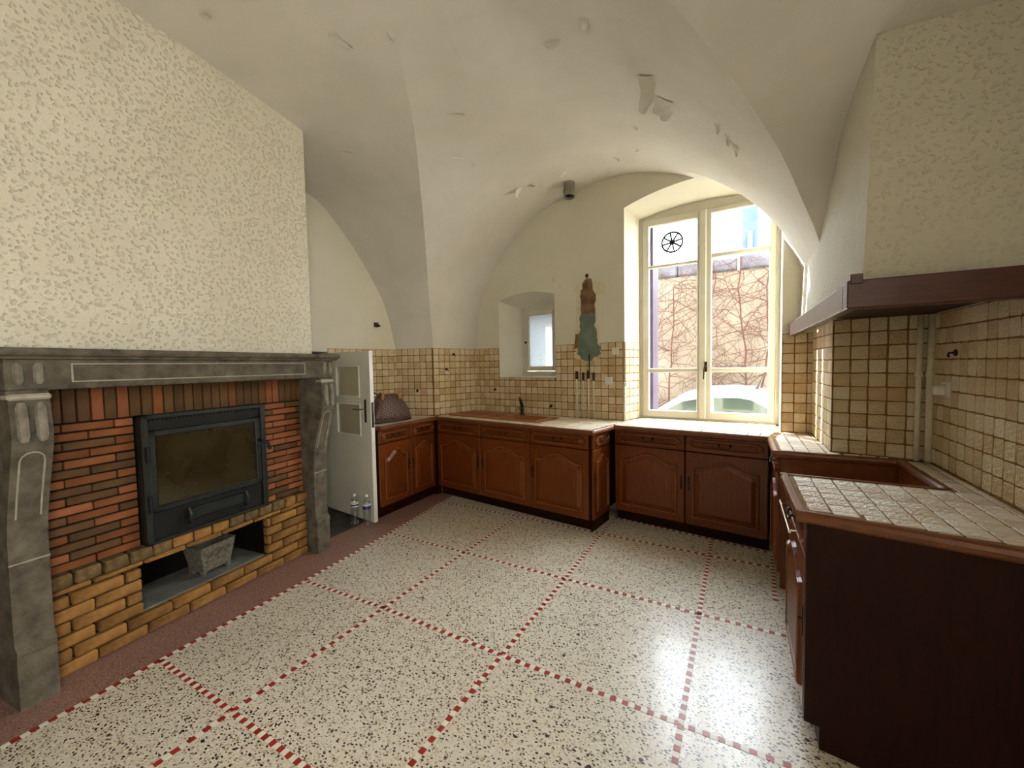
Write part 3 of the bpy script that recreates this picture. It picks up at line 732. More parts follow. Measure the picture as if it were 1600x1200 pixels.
# ------------------------------------------------------------------ cupboard door by the fireplace
DP, DQ = Vector((-3.75, 2.74, 0)), Vector((-3.013, 2.659, 0)); du = (DQ-DP).normalized()
door = struct(link('door_1', None)); door.location = DP; door.rotation_euler = (0, 0, math.atan2(du.y, du.x))
dm = MB(); DW = .742
for x0, x1, z0, z1 in ((0, .18, .02, 1.655), (.585, DW, .02, 1.655), (.18, .585, .02, .835), (.18, .585, 1.15, 1.21), (.18, .585, 1.52, 1.655)): dm.box((x0, 0, z0), (x1, .036, z1))
leaf = dm.build('door_leaf', 'doorpaint', door)
mo = MB()
for z0, z1 in ((.835, 1.15), (1.21, 1.52)):
    for x0, x1, a, b in ((.18, .195, z0, z1), (.57, .585, z0, z1), (.195, .57, z0, z0+.013), (.195, .57, z1-.013, z1)): mo.box((x0, -.007, a), (x1, .03, b), .003)
mo.build('glazing_bead', 'white', leaf)
for z0, z1 in ((.845, 1.14), (1.22, 1.51)): MB().box((.19, .012, z0), (.575, .016, z1)).build('pane', 'mirrorglass', leaf)
MB().box((.742, -.002, .02), (.748, .038, 1.655), .002).build('edge_strip', 'white', leaf)
dh = MB(); dh.box((.652, -.008, .975), (.682, 0, 1.195), .004); dhp = dh.build('handle_plate', 'black', leaf)
MB().tube([(.667, -.008, 1.105), (.667, -.045, 1.105), (.655, -.05, 1.105), (.545, -.05, 1.10)], .008, 8).build('lever_handle', 'chrome', leaf)
MB().box((.746, .006, .93), (.751, .03, 1.17), .001).build('lock_plate', 'bronze', leaf)
jm = MB(); jm.box((-3.86, 2.78, 0), (-3.77, 2.80, 1.70), .004); jm.box((-3.96, 2.02, 0), (-3.86, 2.06, 1.70), .004); struct(jm.build('trim_3', 'doorpaint'))

# ------------------------------------------------------------------ fireplace
RF_ = aF+math.pi/2
fp = thing('fireplace', 'carved grey stone mantelpiece with brick surround below the stippled chimney breast', 'fireplace', (OFX, OFY, 0), RF_)
# local frame: x along the wall, y = into the wall, z up
frieze = MB(); frieze.box((.0, -.105, 1.425), (1.735, .42, 1.565), .008)
fz = frieze.build('frieze', 'stone', fp)
sh = MB(); prof = [(.12, 1.562), (.125, 1.572), (.150, 1.578), (.158, 1.590), (.156, 1.602), (.146, 1.610), (-.30, 1.610), (-.30, 1.562)]
sh.prism([(-.025, -n, z) for n, z in prof], (1.79, 0, 0)); sh.build('mantel_shelf', 'stone', fp)
ml = MB()
for x0, x1, z0, z1 in ((.20, 1.47, 1.455, 1.5435),):
    w = .007
    for a, b, c, d in ((x0, x1, z0, z0+w), (x0, x1, z1-w, z1), (x0, x0+w, z0, z1), (x1-w, x1, z0, z1)): ml.box((a, -.110, c), (b, -.10, d), .002)
ml.build('carved_border', 'stone_pale', fz)
me_ = MB(); me_.lathe([(.040, 0), (.040, .006), (.032, .009), (.030, .004), (.0, .004)], (.86, -.104, 1.50), 20, (0, -1, 0)); me_.build('medallion', 'stone', fz)
def flute(x, z0, z1, y, r=.013, parent=None, y2=None):
    b = MB(); n = 7
    b.tube([(x, y + ((y2-y)*k/n if y2 is not None else 0), z0+(z1-z0)*k/n) for k in range(n+1)], [r*.6]+[r]*(n-1)+[r*.6], 8); return b.build('fluted_rib', 'stone_mid', parent)
for x in (.035, .095, 1.64, 1.70): flute(x, 1.452, 1.545, -.110, .016, fz)
JP = [(.095, 1.425), (.112, 1.40), (.115, 1.34), (.125, 1.26), (.120, 1.20), (.100, 1.13), (.072, 1.04), (.040, .94), (.014, .84), (.003, .76), (.0, .68), (.004, .66), (.0, .64), (-.004, .50), (-.004, .30), (.004, .285), (.018, .268), (.018, .25), (.012, .235), (.012, 0)]
for x0, x1 in ((.0, .125), (1.603, 1.728)):
    b = MB(); b.prism([(x0, -n, z) for n, z in JP]+[(x0, .40, 0), (x0, .40, 1.425)], (x1-x0, 0, 0))
    j = b.build('jamb', 'stone', fp)
    capb = MB(); capb.box((x0-.004, -.122, 1.385), (x1+.004, -.05, 1.412), .008); capb.build('jamb_collar', 'stone_pale', j)
    for dx in (.034, .09): flute(x0+dx, 1.205, 1.375, -.132, .019, j, -.120)
    bd = MB(); cxm = (x0+x1)/2
    path = [(cxm-.038, -.05, .95)]+[(cxm-.038, -(interp([(z, n) for n, z in reversed(JP)], zz)+.001), zz) for zz in (.86, .95, 1.05, 1.12)]+[(cxm+.038*math.cos(math.pi*(1-k/6)), -(interp([(z, n) for n, z in reversed(JP)], 1.12+.038*math.sin(math.pi*k/6))+.001), 1.12+.038*math.sin(math.pi*k/6)) for k in range(1, 6)]+[(cxm+.038, -(interp([(z, n) for n, z in reversed(JP)], zz)+.001), zz) for zz in (1.12, 1.05, .95, .86)]
    bd.tube(path[1:], .0035, 5); bd.build('carved_border', 'stone_pale', j)
    jl = MB(); jl.box((x0-.002, -.006, .655), (x1+.002, .0, .662), .001); jl.build('joint_line', 'stone_pale', j)
# backing of the brickwork
bk = MB(); bk.box((.10, .135, .40), (.525, .40, 1.43)); bk.box((1.26, .135, .40), (1.70, .40, 1.43)); bk.box((.525, .135, 1.25), (1.26, .40, 1.43)); bk.box((.525, .30, .40), (1.26, .40, 1.25))
bk.box((.10, .128, 0), (.505, .46, .40)); bk.box((1.25, .128, 0), (1.60, .46, .40)); bk.box((.505, .128, 0), (1.25, .46, .125)); bk.box((.505, .128, .402), (1.25, .46, .50)); bk.box((.505, .455, .12), (1.25, .60, .41))
bk.build('mortar_backing', 'grout_dark', fp)
sl_ = MB(); sl_.box((.507, .125, .125), (1.248, .455, .137), .002); sl_.build('hearth_slab', 'hearthslab', fp)
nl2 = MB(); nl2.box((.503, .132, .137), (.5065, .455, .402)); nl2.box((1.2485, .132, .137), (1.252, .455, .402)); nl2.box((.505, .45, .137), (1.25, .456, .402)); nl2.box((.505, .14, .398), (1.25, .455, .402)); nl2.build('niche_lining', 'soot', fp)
jl2 = MB(); jl2.box((1.604, .03, 0), (1.606, .38, 1.42)); jl2.build('jamb_inner_face', 'soot', fp)
def brick_mesh(w, h, d, mat, rough, seed, ch):
    bm = bmesh.new(); bmesh.ops.create_cube(bm, size=1); rr = random.Random(seed)
    for v in bm.verts: v.co = (v.co.x*w, v.co.y*d, v.co.z*h)
    bmesh.ops.bevel(bm, geom=list(bm.edges), offset=ch, segments=1, affect='EDGES')
    for v in bm.verts: v.co += Vector((rr.uniform(-1, 1), rr.uniform(-1, 1), rr.uniform(-1, 1)))*rough
    me = bpy.data.meshes.new('brick'); bm.to_mesh(me); bm.free(); me.materials.append(M[mat]); return me
BM = {}
def brick(x0, x1, z0, z1, yf, depth, mat, rough, ch):
    key = (round(x1-x0, 2), round(z1-z0, 3), mat, rnd.randrange(2))
    if key not in BM: BM[key] = brick_mesh(key[0], z1-z0, depth, mat, rough, len(BM)*7+3, ch)
    o = link('brick', BM[key], fp); o.location = ((x0+x1)/2, yf+depth/2+rnd.uniform(-.0015, .0015), (z0+z1)/2)
    o.rotation_euler = (0, R(rnd.uniform(-.25, .25)), R(rnd.uniform(-.4, .4))); o.scale = ((x1-x0)/key[0], 1, 1)
def thin_mat(x, z):
    r_ = rnd.random()
    if x < .55: return 'brick_dark' if r_ < .55 - .25*(z > .8) else ('brick' if r_ < .92 else 'brick_red')
    return 'brick_red' if r_ < .38 else ('brick' if r_ < .68 else 'brick_dark')
# soldier course
x = .135; 
while x < 1.60:
    w = .0535
    r_ = rnd.random(); brick(x+.003, min(x+w-.005, 1.602), 1.250, 1.418, .118, .06, 'brick_red' if r_ < .16 else ('brick_dark' if r_ < .8 else 'brick'), .0012, .003); x += w
nrow = 16; pz_ = (1.245-.505)/nrow
for r in range(nrow):
    z1 = 1.245-r*pz_; z0 = z1-pz_
    x = .128 - (0 if r % 2 else .10) 
    while x < 1.60:
        a, b = max(x, .128), min(x+.205, 1.602)
        for lo, hi in (((.0, .523), (1.262, 9)) if z1 > .52 else ((0, 9),)):
            c, d = max(a, lo), min(b, hi)
            if d-c > .03: brick(c+.003, d-.003, z0+.0045, z1-.0045, .120, .06, thin_mat(c, z0), .0010, .003)
        x += .205
# rustic ochre bricks below
rows_z = [(0, .066), (.066, .132), (.137, .203), (.203, .269), (.269, .335), (.335, .401), (.401, .435)]
for r, (z0, z1) in enumerate(rows_z):
    x = .13-(.13 if r % 2 else .04)
    L = .215
    while x < 1.60:
        a, b = max(x, .128), min(x+L, 1.595)
        segs = ((0, .507), (1.248, 9)) if 1 < r < 6 else ((0, 9),)
        for lo, hi in segs:
            c, d = max(a, lo), min(b, hi)
            if d-c > .03: brick(c+.005, d-.005, z0+.005, z1-.005, .088 if r < 6 else .098, .075, 'brick_y', .0028, .006)
        x += L
x = .128
while x < 1.60:
    w = rnd.choice((.098, .104, .11)); brick(x+.004, min(x+w-.004, 1.612), .437, .503, .082, .09, 'brick_sooty' if rnd.random() < .55 else 'brick_y', .0035, .008); x += w

# cast iron insert
sv = thing('fireplace_insert', 'black iron fireplace insert with smoked glass door set in the brick wall', 'stove', (OFX, OFY, 0), RF_)
X0, X1, ZB, ZTt = .527, 1.258, .508, 1.252
f_ = MB(); fw = .045
for a, b, c, d in ((X0, X1, 1.225, ZTt), (X0, X0+.035, ZB, ZTt), (X1-.035, X1, ZB, ZTt), (X0, X1, ZB, ZB+.02)): f_.box((a, .062, c), (b, .13, d), .004)
f_.box((X0+.03, .095, ZB+.01), (X1-.03, .28, ZTt-.01)); f_.build('insert_frame', 'iron', sv)
b = MB(); b.box((X0+.036, .080, 1.168), (X1-.036, .098, 1.224)); gp = b.build('vent_panel', 'iron_dark', sv)
for k in range(30):
    xx = X0+.05+k*(X1-X0-.10)/29; b = MB(); b.prism([(xx-.009, .079, 1.212), (xx+.009, .079, 1.212), (xx, .079, 1.222)], (0, -.006, 0)); b.build('vent_tooth', 'iron', gp)
b = MB()
for a, bb, c, d in ((.555, 1.215, 1.125, 1.160), (.555, .590, .69, 1.160), (1.180, 1.215, .69, 1.160), (.555, 1.215, .69, .722)): b.box((a, .058, c), (bb, .092, d), .005)
dr = b.build('stove_door', 'iron', sv)
MB().box((.588, .072, .72), (1.182, .078, 1.127)).build('glass_pane', 'stoveglass', dr)
b = MB(); b.tube([(1.20, .058, 1.00), (1.20, .02, .99), (1.225, .0, .975), (1.235, -.005, .93)], [.012, .011, .010, .012], 8); b.build('door_handle', 'iron_dark', dr)
for zz in (.70, .98): MB().tube([(.548, .055, zz), (.548, .055, zz+.09)], .011, 8).build('hinge', 'iron_dark', dr)
b = MB(); b.box((X0+.036, .078, ZB+.02), (X1-.036, .10, .684)); lp = b.build('ash_panel', 'iron_dark', sv)
b = MB(); b.box((.735, .052, .585), (1.085, .08, .655), .006); b.box((.765, .046, .598), (1.055, .054, .642), .003); ad_ = b.build('ash_drawer', 'iron', sv)
for xx in (.735, 1.085): MB().tube([(xx, .06, .57), (xx, .035, .585), (xx, .03, .625), (xx, .05, .665)], .010, 7).build('drawer_bracket', 'iron', ad_)

# pale cast trough in the niche
tr = thing('ash_trough', 'small pale grey cast trough with relief pattern in the brick niche', 'trough', tuple(FP(.955, -.255, .137)), RF_+R(4)); tr.scale = (.86, .86, .95)
b = MB(); n = 12
def ringt(hx, hy, z): return [(-hx, -hy, z), (hx, -hy, z), (hx, hy, z), (-hx, hy, z)]
b.loops([ringt(.105, .075, .03), ringt(.138, .10, .205), ringt(.142, .104, .212), ringt(.128, .09, .212), ringt(.095, .065, .05)]); b.f.append((3, 2, 1, 0)); b.build('trough_body', 'castpot', tr)
for sx in (-1, 1):
    for sy in (-1, 1):
        q = MB(); q.box((sx*.095-.018, sy*.06-.018, 0), (sx*.095+.018, sy*.06+.018, .04), .006); q.build('foot', 'castpot', tr)
for sx in (-.06, 0, .06):
    q = MB(); q.tube([(sx-.03, -.112, .17), (sx, -.098, .13), (sx+.03, -.112, .17)], .006, 6); q.build('relief_garland', 'castpot', tr)

# ------------------------------------------------------------------ kitchen cabinets
def arch_outline(w, h, rise, n=10):
    """closed outline of an arched door panel, x centred, z from 0"""
    pts = [(-w/2, 0), (w/2, 0), (w/2, h-rise)]
    sh_ = .10*w
    pts.append((w/2-sh_*.5, h-rise))
    for k in range(n+1):
        t = 1-2*k/n; x = t*(w/2-sh_)
        pts.append((x, h-rise+rise*(.5+.5*math.cos(math.pi*abs(t)))**.8))
    pts += [(-w/2+sh_*.5, h-rise), (-w/2, h-rise)]
    return pts
def inset(pts, d):
    n = len(pts); out = []
    for i in range(n):
        p0, p1, p2 = Vector(pts[i-1]), Vector(pts[i]), Vector(pts[(i+1) % n])
        e1 = (p1-p0); e2 = (p2-p1)
        if e1.length < 1e-6: e1 = e2
        if e2.length < 1e-6: e2 = e1
        n1 = Vector((-e1.y, e1.x)).normalized(); n2 = Vector((-e2.y, e2.x)).normalized()
        m_ = (n1+n2); m_ = m_.normalized() if m_.length > 1e-6 else n1
        out.append(p1+m_*d/max(.5, m_.dot(n1)))
    return out
def raised(mb, outline, cx, z0, y):
    L = []
    for d, h in ((0, 0), (.004, .011), (.014, .012), (.019, .001), (.026, .001), (.055, .013)):
        L.append([(cx+q[0], y-h, z0+q[1]) for q in inset(outline, d)])
    mb.loops(L)
def oct_outline(w, h, c): return [(-w/2+c, 0), (w/2-c, 0), (w/2-c*.35, h*.22), (w/2, h*.3), (w/2, h*.7), (w/2-c*.35, h*.78), (w/2-c, h), (-w/2+c, h), (-w/2+c*.35, h*.78), (-w/2, h*.7), (-w/2, h*.3), (-w/2+c*.35, h*.22)]
def bail(parent, cx, z, y, w=.085):
    b = MB()
    for sx in (-1, 1): b.lathe([(.013, 0), (.014, .004), (.007, .008), (.006, .02)], (cx+sx*w/2, y, z), 10, (0, -1, 0))
    b.tube([(cx-w/2, y-.018, z), (cx-w/2+.006, y-.022, z-.018), (cx-w*.22, y-.024, z-.026), (cx, y-.025, z-.022), (cx+w*.22, y-.024, z-.026), (cx+w/2-.006, y-.022, z-.018), (cx+w/2, y-.018, z)], .0045, 6)
    return b.build('bail_handle', 'bronze', parent, True)
def bead(parent, ol, cx, z0, y):
    b = MB(); P_ = [(cx+q[0], y, z0+q[1]) for q in ol]; b.tube(P_+[P_[0]], .0032, 5, False); return b.build('panel_bead', 'wood_bead', parent)
def cab_unit(label, loc, rz, w, depth, door=True, key='r', group='oak kitchen cabinets', mat='wood', zd=.735, side_mat='wood_dark', plinth=.06, solid_back=True):
    t = thing('base_cabinet', label, 'cabinet', loc, rz, group)
    b = MB()
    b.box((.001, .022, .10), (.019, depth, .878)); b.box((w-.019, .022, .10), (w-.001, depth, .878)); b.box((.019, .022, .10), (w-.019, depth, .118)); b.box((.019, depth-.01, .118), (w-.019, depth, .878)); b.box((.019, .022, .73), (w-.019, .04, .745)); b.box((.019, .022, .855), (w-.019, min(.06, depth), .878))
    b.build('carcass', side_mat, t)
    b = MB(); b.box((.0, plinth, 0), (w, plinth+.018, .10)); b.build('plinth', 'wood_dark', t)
    d = MB(); d.box((.004, .0, zd+.004), (w-.004, .020, .868), .004); do = d.build('drawer_front', mat, t)
    r_ = MB(); raised(r_, oct_outline(w-.07, .868-zd-.045, .035), w/2, zd+.026, 0); r_.build('drawer_panel', mat, do)
    bead(do, inset(oct_outline(w-.07, .868-zd-.045, .035), .009), w/2, zd+.026, -.0125)
    bail(do, w/2, (zd+.868)/2+.012, -.006)
    d = MB(); d.box((.004, .0, .105), (w-.004, .020, zd-.004), .004); o = d.build('door', mat, t)
    dz = zd-.105
    r_ = MB(); raised(r_, arch_outline(w-.12, dz-.12, .075 if w > .4 else .055), w/2, .105+.062, 0); dp_ = r_.build('door_panel', mat, o)
    ol = inset(arch_outline(w-.12, dz-.12, .075 if w > .4 else .055), .009); bead(o, ol, w/2, .105+.062, -.0125)
    kx = w-.03 if key == 'r' else .03
    k = MB(); k.box((kx-.009, -.004, .40), (kx+.009, .0, .52), .003); k.lathe([(.006, 0), (.005, .01), (.009, .014)], (kx, -.004, .47), 8, (0, -1, 0)); k.build('key_plate', 'bronze', o)
    return t
# run under the sink
s0, s1 = Vector((-3.05, 3.66, 0)), Vector((-1.10, 3.40, 0)); sd = (s1-s0).normalized(); sa = math.atan2(sd.y, sd.x)
cab_unit('brown oak cabinet in the dark corner under the sink drainer', tuple(s0), sa, .658, .60, key='r')
cab_unit('oak cabinet under the sink bowls, between the corner and end cabinets', tuple(s0+sd*.66), sa, .640, .60, key='l')
cab_unit('oak cabinet at the jutting end of the sink run', tuple(s0+sd*1.302), sa, .625, .60, key='l')
# corner post and narrow end unit facing the window run
cp = MB(); cp.box((0, 0, .0), (.03, .03, .878), .004)
en = s0+sd*1.965; ea = math.radians(90-7.6)
end_cab = cab_unit('narrow golden oak end cabinet facing sideways beside the jutting corner', tuple(en+Vector((-.0, .02, 0))), ea, .36, .036, key='l', plinth=.012)
fpost = MB(); fpost.box((-.035, .0, .0), (-.001, .05, .878)); fpost.build('corner_filler', 'wood_dark', [o for o in bpy.data.objects if o.get('label', '').startswith('brown oak cabinet in the dark')][0])
# window run
w0, w1 = Vector((-1.02, 3.80, 0)), Vector((.21, 3.64, 0)); wd = (w1-w0).normalized(); wa = math.atan2(wd.y, wd.x)
cab_unit('oak cabinet under the window next to the sink run', tuple(w0+wd*.005), wa, .63, .26, key='r', plinth=.07)
cab_unit('oak cabinet under the window next to the stove gap', tuple(w0+wd*.637), wa, .61, .24, key='l', plinth=.07)
# left run by the door
cab_unit('golden oak cabinet below the bag beside the open door', (-3.075, 2.80, 0), R(90), .44, .55, key='r', plinth=.03)
ic_ = cab_unit('golden oak cabinet in the inner corner beneath the tiled pier', (-3.075, 3.242, 0), R(90), .40, .11, key='l', plinth=.03)
MB().box((.398, .004, 0), (.44, .04, .876)).build('corner_filler', 'wood_dark', ic_)
# right run (fronts face the room)
cab_unit('oak cabinet between the window run and the empty stove gap', (.235, 3.585, 0), R(-90), .48, .265, key='l', plinth=.05)
isl = cab_unit('near oak cabinet with a wide dark end panel beside the stove gap', (.235, 2.462, 0), R(-90), .565, .70, key='r', plinth=.05)
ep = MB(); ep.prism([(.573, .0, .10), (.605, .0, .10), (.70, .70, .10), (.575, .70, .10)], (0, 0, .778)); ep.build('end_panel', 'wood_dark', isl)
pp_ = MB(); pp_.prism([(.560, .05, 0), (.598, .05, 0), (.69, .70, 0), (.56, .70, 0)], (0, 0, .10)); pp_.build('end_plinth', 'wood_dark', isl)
for o_ in list(isl.children):
    if o_.name.startswith('drawer_front'):
        tb = MB(); tb.tube([(.08, -.045, .80), (.50, -.045, .80)], .006, 8); tb.tube([(.10, 0, .80), (.10, -.045, .80)], .005, 6); tb.tube([(.48, 0, .80), (.48, -.045, .80)], .005, 6); tb.build('towel_rail', 'chrome', isl)

# ------------------------------------------------------------------ tiled worktops
def slab(mb, poly, z0, z1): mb.prism([Vector((x, y, z0)) for x, y in poly], (0, 0, z1-z0))
def inside(poly, x, y):
    c = False; n = len(poly)
    for i in range(n):
        (x0, y0), (x1, y1) = poly[i], poly[(i+1) % n]
        if (y0 > y) != (y1 > y) and x < (x1-x0)*(y-y0)/(y1-y0)+x0: c = not c
    return c
def top_tiles(parent, poly, origin, ang, pitch=.083, excl=None, margin=.022, z=Z-.006):
    U = Vector((math.cos(ang), math.sin(ang), 0)); V = Vector((-U.y, U.x, 0)); O = Vector((origin[0], origin[1], z))
    for i in range(-40, 40):
        for j in range(-40, 40):
            # clip each tile rectangle in the local frame by sampling
            best = None
            ok = [[False]*9 for _ in range(9)]
            c = O+U*(i+.5)*pitch+V*(j+.5)*pitch
            if not any(inside(poly, (c+U*dx+V*dy).x, (c+U*dx+V*dy).y) for dx in (-.04, 0, .04) for dy in (-.04, 0, .04)): continue
            xs, ys = [], []
            for p_ in range(9):
                for q_ in range(9):
                    pt = O+U*(i+p_/8)*pitch+V*(j+q_/8)*pitch
                    good = inside(poly, pt.x, pt.y) and not (excl and inside(excl, pt.x, pt.y))
                    ok[p_][q_] = good
            # largest axis-aligned full block
            bestA = 0
            for p0 in range(8):
                for p1 in range(p0+1, 9):
                    rowsok = [all(ok[p_][q_] for p_ in range(p0, p1+1)) for q_ in range(9)]
                    q0 = None
                    for q_ in range(10):
                        if q_ < 9 and rowsok[q_]:
                            if q0 is None: q0 = q_
                        elif q0 is not None:
                            A = (p1-p0)*(q_-1-q0)
                            if A > bestA: bestA = A; best = (p0, p1, q0, q_-1)
                            q0 = None
            if best and bestA >= 6:
                p0, p1, q0, q1 = best
                put_tile(parent, O+U*(i+(p0+p1)/16)*pitch+V*(j+(q0+q1)/16)*pitch, U, V, (p1-p0)/8*pitch-.0065, (q1-q0)/8*pitch-.0065, .0045, TOPS, jit=.06)
def edge_strip(parent, pts, w=.028, name='edge_moulding', h0=Z-.042, h1=Z+.001):
    b = MB()
    for (x0, y0), (x1, y1) in zip(pts, pts[1:]):
        a = Vector((x0, y0, 0)); c = Vector((x1, y1, 0)); d = (c-a).normalized(); n = Vector((-d.y, d.x, 0))
        prof = [(0, h0), (-.004, h0+.008), (-.006, (h0+h1)/2), (-.002, h1-.008), (.006, h1), (w-.004, h1-.001), (w, h1-.006), (w, h0)]
        b.prism([a-d*.004+n*q+up*z for q, z in prof], d*((c-a).length+.008))
    return b.build(name, 'wood_edge', parent)
wt = thing('tiled_worktop', 'long beige tiled worktop with wooden edge running past sink and window', 'worktop')
SF0, SF1 = (-3.03, 3.615), (-1.085, 3.345)
CORN = (-1.005, 3.735)
WF1 = (.205, 3.595); RFc = (.203, 3.065)
polyL = [(-3.03, 2.79), (-3.03, 3.615), PL[:2], (-3.59, 3.58), (-3.75, 2.79)]
bl = BP(-1.975, 0, 0); br = BP(.0, 0, 0)
polyS = [SF0, SF1, CORN, br[:2], bl[:2], PL[:2]]
polyW = [CORN, WF1, BP(1.32, 0, 0)[:2], WPt(1.22, 0, 0)[:2], WPt(0, 0, 0)[:2], br[:2]]
polyR = [WF1, RFc, (.945, 3.065), (.945, 3.09), PR[:2], RB[:2], BP(1.32, 0, 0)[:2]]
# sink outline
SNK = [(-2.985, 3.80), (-1.755, 3.61), (-1.685, 4.005), (-2.93, 4.215)]
sb_ = MB()
slab(sb_, polyL, .878, Z-.006); slab(sb_, polyW, .878, Z-.006); slab(sb_, polyR, .878, Z-.006)
# sink run slab as four pieces around the sink cut-out
def mixp(a, b, t): return (a[0]+(b[0]-a[0])*t, a[1]+(b[1]-a[1])*t)
slab(sb_, [SF0, SF1, SNK[1], SNK[0]], .878, Z-.006)
slab(sb_, [SF1, CORN, br[:2], SNK[2], SNK[1]], .878, Z-.006)
slab(sb_, [SNK[3], SNK[2], br[:2], bl[:2]], .878, Z-.006)
slab(sb_, [SF0, SNK[0], SNK[3], bl[:2], PL[:2]], .878, Z-.006)
sb_.build('worktop_bed', 'grout', wt)
top_tiles(wt, [(-3.065, 2.82), (-3.065, 3.66), (-3.14, 3.69), (-3.59, 3.575), (-3.745, 2.82)], (-3.065, 2.80), R(90))
polyS2 = [mixp(SF0, (SF0[0], SF0[1]+1), .036), (SF1[0]-.04, SF1[1]+.04), (CORN[0]-.03, CORN[1]+.03), br[:2], bl[:2], (PL[0]+.02, PL[1])]
top_tiles(wt, polyS2, (SF1[0]-.03, SF1[1]+.035), sa, excl=[(x+(-.02 if i in (0, 3) else .02), y) for i, (x, y) in enumerate(SNK)])
polyW2 = [(CORN[0]-.02, CORN[1]+.035), (WF1[0]+.01, WF1[1]+.035), BP(1.31, 0, 0)[:2], WPt(1.21, 0, 0)[:2], WPt(.01, 0, 0)[:2], br[:2]]
top_tiles(wt, polyW2, (CORN[0], CORN[1]+.035), wa)
polyR2 = [(WF1[0]+.035, WF1[1]+.03), (RFc[0]+.035, RFc[1]+.035), (.94, 3.10), (PR[0]+.0, PR[1]-.005), (RB[0], RB[1]), BP(1.32, 0, 0)[:2]]
top_tiles(wt, polyR2, (RFc[0]+.035, RFc[1]+.035), 0)
edge_strip(wt, [(-3.74, 2.79), (-3.03, 2.79), (-3.03, 3.615)]); edge_strip(wt, [SF0, SF1, CORN]); edge_strip(wt, [CORN, WF1]); edge_strip(wt, [WF1, RFc, (.80, 3.065)])
# near worktop with the strip behind the stove gap
wt2 = thing('tiled_worktop', 'near beige tiled worktop on the cabinet with the dark end panel', 'worktop')
polyI = [(.20, 2.478), (.206, 1.868), (.945, 1.735), (.945, 3.06), (.80, 3.06), (.80, 2.478)]
b = MB(); slab(b, [(.20, 2.478), (.206, 1.868), (.945, 1.735), (.945, 2.478)], .878, Z-.006); slab(b, [(.80, 2.478), (.945, 2.478), (.945, 3.06), (.80, 3.06)], .878, Z-.006); b.build('worktop_bed', 'grout', wt2)
top_tiles(wt2, [(.235, 2.45), (.24, 1.90), (.94, 1.775), (.94, 3.06), (.83, 3.06), (.83, 2.45)], (.235, 1.85), R(0), pitch=.083)
edge_strip(wt2, [(.20, 2.478), (.206, 1.868), (.945, 1.735)]); edge_strip(wt2, [(.80, 3.06), (.80, 2.478), (.20, 2.478)])
# stove gap lining
gp_ = MB(); gp_.box((.25, 3.072, .02), (.93, 3.084, .874)); gp_.box((.805, 2.49, .02), (.825, 3.05, .874))
gpo = gp_.build('stove_gap_lining', 'wood_edge'); tag(gpo, 'brown wooden boards lining the empty stove gap between two worktops', 'panelling')
MB().box((.27, 2.49, .55), (.79, 3.05, .57)).build('gap_shelf', 'wood_edge', gpo)

# ------------------------------------------------------------------ sink and tap
sk = thing('kitchen_sink', 'brown resin sink with drainer set into the tiled worktop', 'sink')
S = [Vector((x, y, 0)) for x, y in SNK]
def SP(u_, v_, z): # bilinear over the sink outline
    a = S[0].lerp(S[1], u_); b_ = S[3].lerp(S[2], u_); q = a.lerp(b_, v_); return Vector((q.x, q.y, z))
zr = Z+.012
def rrect(u0, u1, v0, v1, z, r=.25, n=4):
    pts = []
    ru, rv = (u1-u0)*r*.5, (v1-v0)*r
    for q, (cu, cv) in enumerate(((u1-ru, v1-rv), (u0+ru, v1-rv), (u0+ru, v0+rv), (u1-ru, v0+rv))):
        for k in range(n+1):
            a = math.pi/2*q+math.pi/2*k/n; pts.append(SP(cu+ru*math.cos(a), cv+rv*math.sin(a), z))
    return pts
rim = MB()
bowls = [(.585, .955, .10, .80), (.40, .565, .14, .72)]
us = [0, .40, .565, .585, .955, 1]; 
# rim plate as grid cells around the bowls
cells = [(0, 1, 0, .10), (0, 1, .80, 1), (0, .40, .10, .80), (.955, 1, .10, .80), (.565, .585, .10, .80), (.40, .565, .10, .14), (.40, .565, .72, .80)]
for u0, u1, v0, v1 in cells: rim.prism([SP(u0, v0, Z-.004), SP(u1, v0, Z-.004), SP(u1, v1, Z-.004), SP(u0, v1, Z-.004)], (0, 0, .016))
rim.build('sink_rim', 'sink', sk)
for u0, u1, v0, v1 in bowls:
    b = MB(); 
    def rc(u0, u1, v0, v1, z): return [SP(u0, v0, z), SP(u1, v0, z), SP(u1, v1, z), SP(u0, v1, z)]
    b.loops([rc(u0, u1, v0, v1, zr), rc(u0+.008, u1-.008, v0+.02, v1-.02, Z-.02), rc(u0+.03, u1-.03, v0+.07, v1-.07, Z-.15), rc(u0+.05, u1-.05, v0+.12, v1-.12, Z-.16)])
    b.build('sink_bowl', 'sink', sk)
    d = MB(); d.lathe([(.03, 0), (.03, .004), (.02, .005), (.018, .002)], SP((u0+u1)/2, (v0+v1)/2, Z-.16), 14); d.build('drain', 'chrome', sk)
for k in range(9):
    v_ = .2+.07*k; b = MB(); b.tube([SP(.05, v_, zr), SP(.36, v_, zr)], .004, 6); b.build('drainer_rib', 'sink', sk)
fc = thing('kitchen_tap', 'dark metal and chrome mixer tap standing behind the sink bowls', 'tap', tuple(SP(.66, .86, zr)))
b = MB(); b.lathe([(.026, 0), (.026, .012), (.020, .02), (.020, .085), (.018, .10)], (0, 0, 0), 14); b.build('tap_body', 'bronze', fc, True)
b = MB(); b.tube([(0, 0, .05), (.0, -.05, .085), (.01, -.12, .10), (.012, -.15, .09), (.012, -.155, .07)], [.012, .012, .011, .011, .011], 10); b.build('spout', 'chrome', fc, True)
b = MB(); b.tube([(0, 0, .095), (-.012, -.006, .15), (-.02, -.012, .185)], [.019, .017, .013], 12); b.build('lever', 'bronze', fc, True)
